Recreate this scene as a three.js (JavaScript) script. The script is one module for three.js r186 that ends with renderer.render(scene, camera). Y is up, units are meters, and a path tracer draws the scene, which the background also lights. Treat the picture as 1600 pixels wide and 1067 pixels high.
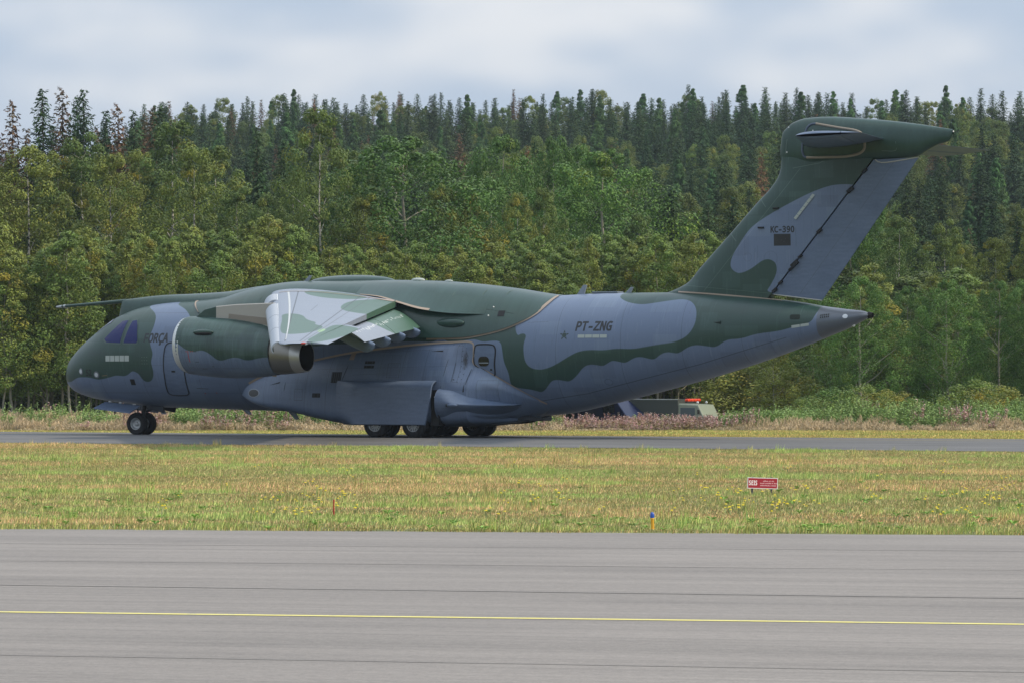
import * as THREE from 'three';
import { mergeGeometries, mergeVertices } from 'three/addons/utils/BufferGeometryUtils.js';
import { TessellateModifier } from 'three/addons/modifiers/TessellateModifier.js';
import { RoundedBoxGeometry } from 'three/addons/geometries/RoundedBoxGeometry.js';

// ---------------------------------------------------------------- camera, sky, sun, exposure
// world: x runs aft along the parked-heading aircraft, y up, z towards the photographer; the aircraft's nose is at x = 0
const scene = new THREE.Scene();
const YAW = 27.74 * Math.PI / 180, SY = Math.sin(YAW), CY = Math.cos(YAW);
const camera = new THREE.PerspectiveCamera(9.51, 1600 / 1067, 1, 6000);
camera.position.set(86, 2.05, 128);
camera.lookAt(86 - SY * 100, 2.05 + 0.912, 128 - CY * 100);
const renderer = new THREE.WebGLRenderer({ antialias: true });
renderer.setSize(1024, 682);
renderer.toneMapping = THREE.LinearToneMapping;
renderer.toneMappingExposure = 1.0;
renderer.shadowMap.enabled = true;

const DS = (d, s) => [86 - SY * d + CY * s, 128 - CY * d - SY * s];   // metres ahead of / beside the camera stand -> world x, z
function rngOf(seed) { let a = seed >>> 0; return () => { a = (a + 0x6D2B79F5) | 0; let t = Math.imul(a ^ (a >>> 15), 1 | a); t = (t + Math.imul(t ^ (t >>> 7), 61 | t)) ^ t; return ((t ^ (t >>> 14)) >>> 0) / 4294967296; }; }
function hash3(x, y, z) { let h = Math.imul(x, 374761393) + Math.imul(y, 668265263) + Math.imul(z, 2147483647 ^ 0x5bd1e995); h = Math.imul(h ^ (h >>> 13), 1274126177); return ((h ^ (h >>> 16)) >>> 0) / 4294967296; }
const sm = t => t * t * (3 - 2 * t);
function noise3(x, y, z = 0) {
  const xi = Math.floor(x), yi = Math.floor(y), zi = Math.floor(z), u = sm(x - xi), v = sm(y - yi), w = sm(z - zi);
  const L = (a, b, t) => a + (b - a) * t;
  const q = k => L(L(hash3(xi, yi, zi + k), hash3(xi + 1, yi, zi + k), u), L(hash3(xi, yi + 1, zi + k), hash3(xi + 1, yi + 1, zi + k), u), v);
  return L(q(0), q(1), w);
}
function fbm(x, y, z = 0, o = 4) { let s = 0, a = 0.5, n = 0; for (let i = 0; i < o; i++) { s += a * noise3(x, y, z); n += a; a *= 0.5; x = x * 2.03 + 11.3; y = y * 2.03 + 5.7; z = z * 2.03 + 3.1; } return s / n; }
const clamp = (x, a = 0, b = 1) => Math.min(b, Math.max(a, x)), lerp = (a, b, t) => a + (b - a) * t, smooth = (a, b, x) => sm(clamp((x - a) / (b - a)));

{ // pale overcast sky with brighter cloud heads, computed as one field all around
  const W = 2048, H = 1024, data = new Float32Array(W * H * 4);
  for (let j = 0; j < H; j++) {
    const el = (j + 0.5) / H * Math.PI - Math.PI / 2, cy = Math.cos(el), dy = Math.sin(el);
    for (let i = 0; i < W; i++) {
      const ph = ((i + 0.5) / W - 0.5) * 2 * Math.PI, dx = Math.cos(ph) * cy, dz = Math.sin(ph) * cy, k = (j * W + i) * 4;
      const e = Math.max(dy, 0);
      const st = 26 / (1 + 5 * e);
      const base = fbm(dx * st + 7.1, dy * st * 2.6, dz * st + 2.2, 5);
      const fine = fbm(dx * st * 2.2, dy * st * 5 + 9, dz * st * 2.2 + 5, 4);
      const c = smooth(0.42, 0.72, base * 0.75 + fine * 0.25);
      const blue = [0.505, 0.612, 0.757], grey = [0.62, 0.69, 0.79], white = [0.83, 0.86, 0.90];
      const hz = smooth(0.0, 0.05, e);
      for (let q = 0; q < 3; q++) {
        let v = lerp(lerp(grey[q] * 1.03, blue[q], 0.3 + 0.55 * hz), white[q], c * 0.95);
        if (dy < 0) v = lerp(grey[q], [0.2, 0.22, 0.16][q], smooth(0, 0.06, -dy));
        data[k + q] = v * 0.86 * (1 + 1.35 * e);
      }
      data[k + 3] = 1;
    }
  }
  const t = new THREE.DataTexture(data, W, H, THREE.RGBAFormat, THREE.FloatType);
  t.mapping = THREE.EquirectangularReflectionMapping; t.magFilter = THREE.LinearFilter; t.minFilter = THREE.LinearFilter; t.needsUpdate = true;
  scene.background = t; scene.environment = t;
}
const sun = new THREE.DirectionalLight(0xffeed4, 3.7);
sun.position.set(40 + 0.72 * 200, 0.64 * 200, -0.24 * 200); sun.target.position.set(40, 0, 0);
sun.castShadow = true; sun.shadow.radius = 5; sun.shadow.mapSize.set(4096, 4096);
Object.assign(sun.shadow.camera, { left: -90, right: 90, top: 90, bottom: -90, near: 1, far: 500 });
scene.add(sun, sun.target);
scene.fog = new THREE.FogExp2(0xc4d2e0, 0.0001);

// ---------------------------------------------------------------- helpers
const used = {};
function numbered(n) { const k = used[n] = (used[n] ?? -1) + 1; return k ? `${n}_${String(k).padStart(3, '0')}` : n; }
const V3 = (x, y, z) => new THREE.Vector3(x, y, z);
const std = (c, r = 0.6, m = 0, extra = {}) => new THREE.MeshStandardMaterial({ color: c, roughness: r, metalness: m, ...extra });
function part(name, geo, mat, parent) { const o = new THREE.Mesh(geo, mat); o.name = name; o.castShadow = o.receiveShadow = true; parent.add(o); return o; }
function tag(o, label, category, group, kind) { o.userData.label = label; if (category) o.userData.category = category; if (group) o.userData.group = group; if (kind) o.userData.kind = kind; return o; }
function solo(name, geo, mat, label, category, group, kind) { const o = new THREE.Mesh(geo, mat); o.name = numbered(name); o.castShadow = o.receiveShadow = true; scene.add(o); return tag(o, label, category, group, kind); }
function thing(name, label, category, group) { const g = new THREE.Group(); g.name = numbered(name); scene.add(g); return tag(g, label, category, group); }
function structure(name, geo, mat) { const o = new THREE.Mesh(geo, mat); o.name = name; o.receiveShadow = true; o.castShadow = true; o.userData.kind = 'structure'; scene.add(o); return o; }
// piecewise monotone cubic through a table of [x, a, b, ...]
function table(rows) {
  const n = rows.length, m = rows[0].length - 1, sl = [];
  for (let c = 1; c <= m; c++) {
    const d = [], t = new Array(n);
    for (let i = 0; i < n - 1; i++) d.push((rows[i + 1][c] - rows[i][c]) / (rows[i + 1][0] - rows[i][0]));
    t[0] = d[0]; t[n - 1] = d[n - 2];
    for (let i = 1; i < n - 1; i++) t[i] = d[i - 1] * d[i] <= 0 ? 0 : 2 * d[i - 1] * d[i] / (d[i - 1] + d[i]);
    sl.push(t);
  }
  return x => {
    x = clamp(x, rows[0][0], rows[n - 1][0]);
    let i = 0; while (i < n - 2 && x > rows[i + 1][0]) i++;
    const h = rows[i + 1][0] - rows[i][0], s = (x - rows[i][0]) / h, out = [];
    for (let c = 1; c <= m; c++) {
      const a = rows[i][c], b = rows[i + 1][c], p = sl[c - 1][i] * h, q = sl[c - 1][i + 1] * h;
      out.push((2 * s ** 3 - 3 * s * s + 1) * a + (s ** 3 - 2 * s * s + s) * p + (-2 * s ** 3 + 3 * s * s) * b + (s ** 3 - s * s) * q);
    }
    return m === 1 ? out[0] : out;
  };
}
// grid surface; fn(i, j) -> [x, y, z]; normals from neighbours
function gridGeo(nu, nv, fn, uvf, closed = false, flip = false) {
  const P = [], pos = [], nor = [], uv = [], idx = [];
  for (let i = 0; i <= nu; i++) { P.push([]); for (let j = 0; j <= nv; j++) P[i].push(V3(...fn(i / nu, j / nv))); }
  const a = V3(), b = V3();
  for (let i = 0; i <= nu; i++) for (let j = 0; j <= nv; j++) {
    const p = P[i][j];
    a.subVectors(P[Math.min(nu, i + 1)][j], P[Math.max(0, i - 1)][j]);
    const j1 = closed ? (j + 1) % nv || (j + 1 === nv ? nv : j + 1) : Math.min(nv, j + 1), j0 = closed && j === 0 ? nv - 1 : Math.max(0, j - 1);
    b.subVectors(P[i][closed && j === nv ? 1 : Math.min(nv, j1)], P[i][j0]);
    const n = V3().crossVectors(a, b).normalize(); if (flip) n.negate();
    pos.push(p.x, p.y, p.z); nor.push(n.x, n.y, n.z);
    uv.push(...(uvf ? uvf(p, i / nu, j / nv) : [i / nu, j / nv]));
  }
  const w = nv + 1;
  for (let i = 0; i < nu; i++) for (let j = 0; j < nv; j++) {
    const q = [i * w + j, (i + 1) * w + j, (i + 1) * w + j + 1, i * w + j + 1];
    if (flip) idx.push(q[0], q[2], q[1], q[0], q[3], q[2]); else idx.push(q[0], q[1], q[2], q[0], q[2], q[3]);
  }
  const g = new THREE.BufferGeometry();
  g.setAttribute('position', new THREE.Float32BufferAttribute(pos, 3)); g.setAttribute('normal', new THREE.Float32BufferAttribute(nor, 3)); g.setAttribute('uv', new THREE.Float32BufferAttribute(uv, 2)); g.setIndex(idx);
  return g;
}
function mirrorZ(g) {
  g = g.clone(); const p = g.attributes.position, n = g.attributes.normal;
  for (let i = 0; i < p.count; i++) { p.setZ(i, -p.getZ(i)); if (n) n.setZ(i, -n.getZ(i)); }
  if (g.index) { const x = g.index; for (let i = 0; i < x.count; i += 3) { const a = x.getX(i + 1); x.setX(i + 1, x.getX(i + 2)); x.setX(i + 2, a); } }
  return g;
}
const clean = g => { g = g.index ? g.toNonIndexed() : g; for (const k of Object.keys(g.attributes)) if (!['position', 'normal', 'uv', 'color'].includes(k)) g.deleteAttribute(k); return g; };
const merge = a => mergeGeometries(a.map(clean), false);
function box(w, h, d, x, y, z, rx = 0, ry = 0, rz = 0, r = 0) { const g = r ? new RoundedBoxGeometry(w, h, d, 2, r) : new THREE.BoxGeometry(w, h, d); g.rotateX(rx); g.rotateY(ry); g.rotateZ(rz); g.translate(x, y, z); return g; }
function tube(pts, r, seg = 12, rad = 8) { return new THREE.TubeGeometry(new THREE.CatmullRomCurve3(pts.map(p => V3(...p))), seg, r, rad, false); }
function rod(a, b, r0, r1 = r0, n = 10) { const A = V3(...a), B = V3(...b), g = new THREE.CylinderGeometry(r1, r0, A.distanceTo(B), n); g.applyQuaternion(new THREE.Quaternion().setFromUnitVectors(V3(0, 1, 0), B.clone().sub(A).normalize())); g.translate(...A.add(B).multiplyScalar(0.5).toArray()); return g; }
function canvas(w, h, draw) { const c = document.createElement('canvas'); c.width = w; c.height = h; draw(c.getContext('2d'), w, h); return c; }
function canvasTex(c, srgb = true) { const t = new THREE.CanvasTexture(c); if (srgb) t.colorSpace = THREE.SRGBColorSpace; t.magFilter = THREE.LinearFilter; return t; }
function dataTex(n, f, srgb = true, m = n) { // f(u, v) -> [r, g, b] in 0..1
  const d = new Uint8Array(n * m * 4);
  for (let j = 0; j < m; j++) for (let i = 0; i < n; i++) { const c = f(i / n, j / m), k = (j * n + i) * 4; d[k] = clamp(c[0]) * 255; d[k + 1] = clamp(c[1]) * 255; d[k + 2] = clamp(c[2]) * 255; d[k + 3] = 255; }
  const t = new THREE.DataTexture(d, n, m); t.wrapS = t.wrapT = THREE.RepeatWrapping; t.magFilter = THREE.LinearFilter; t.minFilter = THREE.LinearFilter; if (srgb) t.colorSpace = THREE.SRGBColorSpace; t.needsUpdate = true; return t;
}
// noise that tiles on the unit square
function tileNoise(u, v, fx, fy, seed) {
  const x = u * fx, y = v * fy, xi = Math.floor(x), yi = Math.floor(y), a = sm(x - xi), b = sm(y - yi), q = (i, j) => hash3(((xi + i) % fx + fx) % fx, ((yi + j) % fy + fy) % fy, seed);
  return lerp(lerp(q(0, 0), q(1, 0), a), lerp(q(0, 1), q(1, 1), a), b);
}

// ---------------------------------------------------------------- terrain, taxiway, apron
const crown = z => { const a = Math.max(0, Math.abs(z) - 4); return -0.02 * (a * a / (a + 1.2)); };
const EDGE_Y = crown(11.5);
function groundY(x, z) {
  const d = (86 - x) * SY + (128 - z) * CY, s = (x - 86) * CY - (z - 128) * SY;
  let y = Math.abs(z) <= 11.5 ? crown(z) - 0.004 : lerp(EDGE_Y - 0.03, -0.2, smooth(11.5, 15, Math.abs(z)));
  y += -0.85 * smooth(184, 204, d);
  y += 25.5 * smooth(265, 640, d) * (0.68 + 0.32 * smooth(-0.12, -0.082, s / Math.max(d, 1))) * (0.9 + 0.2 * fbm(s / 90 + 4, d / 160, 1, 2)) - 14 * smooth(700, 1100, d);
  y += (fbm(x / 9, z / 9, 3, 3) - 0.5) * 0.5 * smooth(190, 230, d);
  return y;
}
{
  const xs = [], zs = [];
  for (let x = -3000; x < -500; x += 250) xs.push(x);
  for (let x = -500; x <= 420; x += 12) xs.push(x);
  for (let x = 520; x <= 3000; x += 310) xs.push(x);
  for (let z = -3000; z < -700; z += 230) zs.push(z);
  for (let z = -700; z < -60; z += 10) zs.push(z);
  for (let z = -60; z < -20; z += 2) zs.push(z);
  zs.push(-20, -17, -15, -13.5, -12.5, -11.505, -11.5, -9, -7, -5.5, -4, 0, 4, 5.5, 7, 9, 11.5, 11.505, 12.5, 13.5, 15, 17, 20, 30, 45, 60, 80, 100, 130, 180, 300, 700, 1500, 3000);
  const g = gridGeo(xs.length - 1, zs.length - 1, (u, v) => { const x = xs[Math.round(u * (xs.length - 1))], z = zs[Math.round(v * (zs.length - 1))]; return [x, groundY(x, z), z]; }, p => [p.x / 4, p.z / 4], false, true);
  const t = dataTex(512, (u, v) => { const n = 0.5 * tileNoise(u, v, 8, 8, 1) + 0.3 * tileNoise(u, v, 32, 32, 2) + 0.2 * tileNoise(u, v, 128, 128, 3); return [0.27 + 0.2 * n, 0.29 + 0.19 * n, 0.13 + 0.13 * n]; });
  structure('ground', g, std(0xffffff, 0.95, 0, { map: t }));
}
const asphaltBump = dataTex(256, (u, v) => { const n = 0.6 * hash3(u * 256, v * 256, 5) + 0.4 * tileNoise(u, v, 64, 64, 6); return [n, n, n]; }, false);
{ // taxiway: crowned strip the aircraft rolls on
  const zs = [-11.5, -9, -7, -5.5, -4.5, -4, 0, 4, 4.5, 5.5, 7, 9, 11.5], N = zs.length - 1;
  const g = gridGeo(120, N, (u, v) => { const z = zs[Math.round(v * N)], x = lerp(-600, 500, u); return [x, crown(z) + 0.002, z + (Math.abs(z) > 11 ? 0.16 * (noise3(x * 0.35, z) - 0.5) : 0)]; }, p => [p.x / 22, p.z / 23 + 0.5], false, true);
  const t = dataTex(1024, (u, v) => { const s = tileNoise(u, v, 3, 90, 11), b = tileNoise(u, v, 10, 14, 12), f = hash3(u * 1024, v * 512, 9); const k = 0.355 + 0.05 * (s - 0.5) + 0.05 * (b - 0.5) + 0.07 * (f - 0.5); return [k, k * 0.995, k * 0.99]; }, true, 512);
  structure('taxiway', g, std(0xffffff, 0.82, 0, { map: t, bumpMap: asphaltBump, bumpScale: 0.003 }));
  const lineG = gridGeo(60, 1, (u, v) => { const x = lerp(-600, 500, u); return [x, 0.006, lerp(-0.1, 0.1, v)]; }, null, false, true);
  structure('taxiway_centre_line', lineG, std(0xa08a30, 0.8));
}
// apron in the foreground: its edge, joints and paint run along slightly different bearings
const AP = { edge: [[50.62, 77.19], [65.07, 72.42]], yellow: [[63.25, 95.33], [72.68, 92.63]], joint1: [[60.26, 91.03], [71.1, 88.42]], joint2: [[66.8, 100.42], [74.85, 98.4]], lane1: [[53.78, 81.72], [67.01, 77.57]], lane2: [[56.83, 86.1], [68.91, 82.61]] };
const along = ([a, b], t) => [a[0] + (b[0] - a[0]) * t, a[1] + (b[1] - a[1]) * t];
{
  const y = -0.192, e = AP.edge, dx = e[1][0] - e[0][0], dz = e[1][1] - e[0][1], L = Math.hypot(dx, dz), ux = dx / L, uz = dz / L;
  const P = (s, n) => [e[0][0] + ux * s - uz * n, e[0][1] + uz * s + ux * n];
  const g = gridGeo(400, 6, (u, v) => { const s = lerp(-200, 200, u), n = v * 120 + (v === 0 ? 0.10 * (noise3(s * 1.7, 3) - 0.5) + 0.05 * (noise3(s * 7, 8) - 0.5) : 0), p = P(s, n); return [p[0], y, p[1]]; }, null, false, true);
  // uv in metres along the joint direction
  const j = AP.joint1, jl = Math.hypot(j[1][0] - j[0][0], j[1][1] - j[0][1]), jx = (j[1][0] - j[0][0]) / jl, jz = (j[1][1] - j[0][1]) / jl, pos = g.attributes.position, uv = g.attributes.uv;
  for (let i = 0; i < pos.count; i++) { const x = pos.getX(i) - 60, z = pos.getZ(i) - 90; uv.setXY(i, (x * jx + z * jz) / 26, (-x * jz + z * jx) / 26); }
  const t = dataTex(2048, (u, v) => {
    const s = tileNoise(u, v, 2, 150, 21), s2 = tileNoise(u, v, 5, 420, 22), s3 = tileNoise(u, v, 1, 40, 25), b = tileNoise(u, v, 9, 18, 23), f = hash3(u * 2048, v * 2048, 24), f2 = tileNoise(u, v, 500, 900, 27);
    const stain = smooth(0.7, 0.95, tileNoise(u, v, 14, 60, 28));
    const k = 0.475 + 0.035 * (s - 0.5) + 0.03 * (s2 - 0.5) + 0.03 * (s3 - 0.5) + 0.03 * (b - 0.5) + 0.07 * (f - 0.5) + 0.05 * (f2 - 0.5) - 0.02 * stain;
    return [k * 1.0, k * 0.957, k * 0.915];
  });
  structure('apron', g, std(0xffffff, 0.85, 0, { map: t, bumpMap: asphaltBump, bumpScale: 0.004 }));
  // paving lanes laid in separate passes: each lane has its own tone; thin sheets on the apron
  const strip = (a, b, w0, w1, yy, name, m, seed) => {
    const g2 = gridGeo(160, 1, (u, v) => { const t2 = lerp(-3, 4, u), p = along(a, t2), q = along(b, t2), k = v + (v === 0 ? w0 : w1) * (noise3(t2 * 26, seed) - 0.5); return [lerp(p[0], q[0], k), yy, lerp(p[1], q[1], k)]; }, p => [p.x / 2.3, p.z / 2.3], false, false);
    return structure(name, g2, m);
  };
  const off = (l, n) => { const d = Math.hypot(l[1][0] - l[0][0], l[1][1] - l[0][1]), nx = -(l[1][1] - l[0][1]) / d, nz = (l[1][0] - l[0][0]) / d; return l.map(p => [p[0] + nx * n, p[1] + nz * n]); };
  const tar = std(0x676461, 0.9), tar2 = std(0x726e6a, 0.9);
  strip(AP.joint1, off(AP.joint1, 0.07), 0.8, 0.8, y + 0.004, 'apron_joint', tar, 2.2);
  strip(AP.joint2, off(AP.joint2, 0.035), 0.9, 0.9, y + 0.004, 'apron_joint_001', tar, 7.7);
  strip(AP.lane1, off(AP.lane1, 0.05), 0.9, 0.9, y + 0.004, 'apron_joint_002', tar2, 4.1);
  strip(AP.lane2, off(AP.lane2, 0.05), 0.9, 0.9, y + 0.004, 'apron_joint_003', tar2, 9.4);
  const wear = dataTex(256, (u, v) => { const n = tileNoise(u, v, 24, 40, 31) * 0.6 + hash3(u * 256, v * 256, 32) * 0.4, k = n > 0.78 ? 0.0 : 1; return k ? [0.80, 0.74 + 0.05 * n, 0.40 + 0.1 * n] : [0.62, 0.6, 0.52]; });
  strip(off(AP.yellow, -0.09), off(AP.yellow, 0.09), 0.06, 0.06, y + 0.004, 'apron_yellow_line', std(0xffffff, 0.75, 0, { map: wear }), 5.5);
}

// ---------------------------------------------------------------- the transport aircraft (nose at x = 0, port side towards +z)
const plane = thing('transport_aircraft', 'green and grey camouflaged military transport jet with high T-tail rolling on the taxiway', 'aircraft');
const GREEN = '#233d36', GREY = '#5c6b83', TAN = '#9c8670';
const rr = rngOf(77);
const BODY = [[.03, 2.12, 2.08, .03], [.1, 2.46, 1.84, .36], [.3, 2.84, 1.65, .68], [.6, 3.12, 1.5, .95], [1.0, 3.45, 1.38, 1.18], [1.4, 3.72, 1.3, 1.35], [2.1, 4.18, 1.2, 1.56], [2.5, 4.4, 1.17, 1.65], [3.5, 4.72, 1.07, 1.82], [4.7, 4.87, 1.0, 1.93], [6, 4.93, .97, 1.97], [9, 4.95, .9, 1.97], [12, 4.95, .84, 1.97], [17, 4.95, .78, 1.97], [19, 4.95, .72, 1.97], [20.7, 4.97, .82, 1.94], [22.6, 5.03, 1.18, 1.85], [24.5, 5.03, 1.61, 1.68], [26.6, 4.95, 2.14, 1.42], [28.7, 4.78, 2.75, 1.08], [29.8, 4.65, 3.12, .87], [30.7, 4.5, 3.44, .66], [31.5, 4.4, 3.74, .46], [32.1, 4.33, 4.02, .26], [32.3, 4.25, 4.13, .12]];
const bodyAt = table(BODY), BN = 2.15;
const bodyPt = (X, th, grow = 0) => { const [t, b, w] = bodyAt(X), yc = (t + b) / 2, h = (t - b) / 2 + grow, s = Math.sin(th), c = Math.cos(th); return [X, yc + h * Math.sign(s) * Math.abs(s) ** (2 / BN), (w + grow) * Math.sign(c) * Math.abs(c) ** (2 / BN)]; };
const bodyZ = (X, Y) => { const [t, b, w] = bodyAt(X), q = Math.min(1, Math.abs((Y - (t + b) / 2) / ((t - b) / 2))); return w * (1 - q ** BN) ** (1 / BN); };

const CAMO = {
  nose: [[4.0, 4.68], [4.45, 4.53], [4.72, 4.35], [4.8, 4.12], [4.8, 3.89], [4.74, 3.67], [4.73, 3.5], [4.78, 3.33], [4.93, 2.98], [4.87, 2.81], [4.83, 2.64], [4.88, 2.47], [4.9, 2.3], [4.85, 2.13], [4.74, 1.99], [4.5, 1.93], [4.33, 2.05], [4.26, 2.19], [4.17, 2.28], [3.97, 2.35], [3.86, 2.3], [3.73, 2.22], [3.57, 2.16], [3.35, 2.17], [3.13, 2.19], [2.89, 2.13], [2.41, 2.05], [2.18, 2.03], [1.88, 2.11], [1.3, 2.13], [1.01, 2.07], [0.75, 1.96], [0.49, 1.94], [-1, 1.9], [-1, 6], [3.7, 6], [3.75, 4.85]],
  over: [[4.9, 6], [5.05, 4.83], [5.75, 4.63], [6.07, 4.46], [6.28, 4.28], [6.46, 4.11], [6.9, 3.75], [7.6, 3.4], [8.6, 3.2], [9.6, 3.35], [11, 3.1], [12.5, 3.3], [14, 3.25], [15.5, 3.4], [17.2, 3.3], [17.2, 6]],
  rear: [[16.8, 6], [16.8, 3.35], [17.63, 3.37], [17.95, 3.41], [18.22, 3.44], [18.56, 3.33], [18.89, 3.38], [19.15, 3.38], [19.28, 3.28], [19.33, 3.07], [19.4, 2.61], [19.57, 2.26], [19.56, 1.85], [19.82, 1.74], [20.26, 1.7], [20.5, 1.64], [20.68, 1.59], [20.89, 1.72], [21.12, 1.97], [21.28, 2.03], [21.49, 2.02], [21.65, 1.98], [21.83, 1.97], [22.11, 2.16], [22.4, 2.47], [22.65, 2.56], [22.88, 2.54], [23.11, 2.49], [23.29, 2.58], [23.48, 2.69], [23.71, 2.65], [23.94, 2.59], [24.25, 2.77], [24.49, 2.82], [24.71, 2.77], [24.98, 2.7], [25.24, 2.91], [25.48, 2.98], [25.7, 2.94], [25.87, 2.92], [26.23, 3.15], [26.52, 3.22], [26.91, 3.16], [27.2, 3.12], [27.59, 3.4], [28.06, 3.40], [28.62, 3.58], [29.4, 3.66], [29.86, 3.8], [30.47, 3.93], [30.6, 4.22], [30.7, 4.46], [30.75, 6]],
  patch: [[19.75, 3.82], [19.82, 3.65], [19.9, 3.55], [20.01, 3.61], [20.14, 3.62], [20.23, 3.54], [20.17, 3.34], [20.15, 3.17], [20.17, 2.89], [20.22, 2.64], [20.39, 2.44], [20.76, 2.36], [21.13, 2.44], [21.51, 2.61], [21.88, 2.83], [22.25, 3.0], [22.68, 3.06], [23.15, 3.03], [23.69, 3.1], [24.27, 3.07], [24.8, 3.16], [25.21, 3.23], [25.73, 3.29], [26.19, 3.48], [26.44, 3.81], [26.5, 4.14], [26.4, 4.48], [26.1, 4.71], [25.76, 4.78], [25.38, 4.74], [24.79, 4.65], [24.34, 4.59], [23.81, 4.67], [23.43, 4.81], [23.24, 4.93], [23.0, 6], [19.9, 6], [19.7, 4.2]],
  fin: [[31.9, 8.55], [31.77, 8.61], [31.36, 8.62], [30.94, 8.58], [30.27, 8.36], [29.6, 8.06], [28.92, 7.73], [28.24, 7.35], [27.94, 7.09], [27.69, 6.74], [27.43, 6.36], [27.3, 6.05], [27.32, 5.81], [27.56, 5.65], [27.77, 5.67], [28.07, 5.79], [28.41, 6.03], [28.58, 6.11], [28.75, 6.12], [28.92, 6.04], [29.01, 5.91], [29.01, 5.64], [28.79, 5.25], [28.58, 4.98], [29.3, 4.98]],
  nacelle: [[8.2, 3.4], [8.56, 3.32], [8.75, 3.27], [9.04, 3.06], [9.41, 3.0], [9.71, 3.07], [10.01, 2.95], [10.3, 2.7], [10.52, 2.69], [10.81, 2.78], [11.11, 2.81], [11.47, 2.67], [11.91, 2.78], [12.28, 2.81], [12.8, 2.71], [12.8, 1], [8.2, 1]],
};
function smoothPoly(ctx, pts, px) { // rounded spray edges: quadratic through the midpoints
  const q = pts.map(p => px(p[0], p[1])), n = q.length, mid = (a, b) => [(a[0] + b[0]) / 2, (a[1] + b[1]) / 2];
  ctx.beginPath(); let m = mid(q[n - 1], q[0]); ctx.moveTo(m[0], m[1]);
  for (let i = 0; i < n; i++) { m = mid(q[i], q[(i + 1) % n]); ctx.quadraticCurveTo(q[i][0], q[i][1], m[0], m[1]); }
  ctx.closePath(); ctx.fill();
}
// skin painter: near (port) half in the upper rows, far half below; coordinates in metres x, y
function skinTexture(W, X0, X1, Y0, Y1, base, paint, portOnly, starOnly) {
  const s = W / (X1 - X0), h = Math.ceil((Y1 - Y0) * s), H = h * 2;
  const c = canvas(W, H, ctx => {
    for (let side = 0; side < 2; side++) {
      const oy = side * h, px = (x, y) => [(x - X0) * s, oy + (Y1 - y) * s];
      ctx.save(); ctx.beginPath(); ctx.rect(0, oy, W, h); ctx.clip();
      ctx.fillStyle = base; ctx.fillRect(0, oy, W, h);
      paint(ctx, px, s);
      // worn, streaked paint: faint rain runs and touch-up patches
      for (let i = 0; i < 900; i++) { const x = rr() * W, y = oy + rr() * h, l = (0.1 + 0.6 * rr()) * s; ctx.fillStyle = rr() < 0.5 ? `rgba(20,24,28,${0.03 + 0.05 * rr()})` : `rgba(190,200,205,${0.025 + 0.045 * rr()})`; ctx.fillRect(x, y, (0.01 + 0.03 * rr()) * s, l); }
      for (let i = 0; i < 60; i++) { const x = rr() * W, y = oy + rr() * h; ctx.fillStyle = rr() < 0.5 ? 'rgba(30,36,40,0.07)' : 'rgba(170,180,180,0.06)'; ctx.fillRect(x, y, (0.3 + 0.9 * rr()) * s, (0.2 + 0.6 * rr()) * s); }
      // rows of flush rivets
      for (let r = 0; r < 26; r++) { const vert = rr() < 0.6, a = rr(), b0 = rr() * 0.7, n = 20 + 40 * rr(); ctx.fillStyle = rr() < 0.5 ? 'rgba(185,195,195,0.22)' : 'rgba(15,18,22,0.25)'; for (let i = 0; i < n; i++) { const t = b0 + i * 0.006 * (vert ? W / h * 0.5 : 1); ctx.fillRect(vert ? a * W : t * W, oy + (vert ? t * h : a * h), 1.4, 1.4); } }
      if (side === 0 && portOnly) portOnly(ctx, px, s);
      ctx.restore();
    }
  });
  const t = canvasTex(c);
  return { t, uv: far => p => [clamp((p.x - X0) / (X1 - X0), 0.0005, 0.9995), 1 - (clamp((Y1 - p.y) * s, 1, h - 1) + (far ? h : 0)) / H] };
}
const seam = (ctx, px, pts, w = 1, col = 'rgba(18,24,28,0.35)') => { ctx.strokeStyle = col; ctx.lineWidth = w; ctx.beginPath(); pts.forEach((p, i) => { const q = px(...p); i ? ctx.lineTo(q[0], q[1]) : ctx.moveTo(q[0], q[1]); }); ctx.stroke(); };
function words(ctx, px, s, str, x, y, h, w, slant = 0) { // text with its lower left corner at x, y metres, h metres tall, w metres wide
  const [a, b] = px(x, y); ctx.save(); ctx.translate(a, b); ctx.transform(1, 0, -slant, 1, 0, 0); ctx.font = 'bold 100px monospace'; ctx.fillStyle = '#12161a'; ctx.strokeStyle = '#12161a';
  const m = ctx.measureText(str).width; ctx.scale(w * s / m, h * s / 66); ctx.fillText(str, 0, 0); ctx.lineWidth = 5; ctx.strokeText(str, 0, 0); ctx.restore();
}
function paintStrip(ctx, px, s, x0, x1, y0, y1) { const a = px(x0, y1); ctx.fillStyle = 'rgba(160,170,168,0.6)'; ctx.fillRect(a[0], a[1], (x1 - x0) * s, (y1 - y0) * s); }
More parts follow.
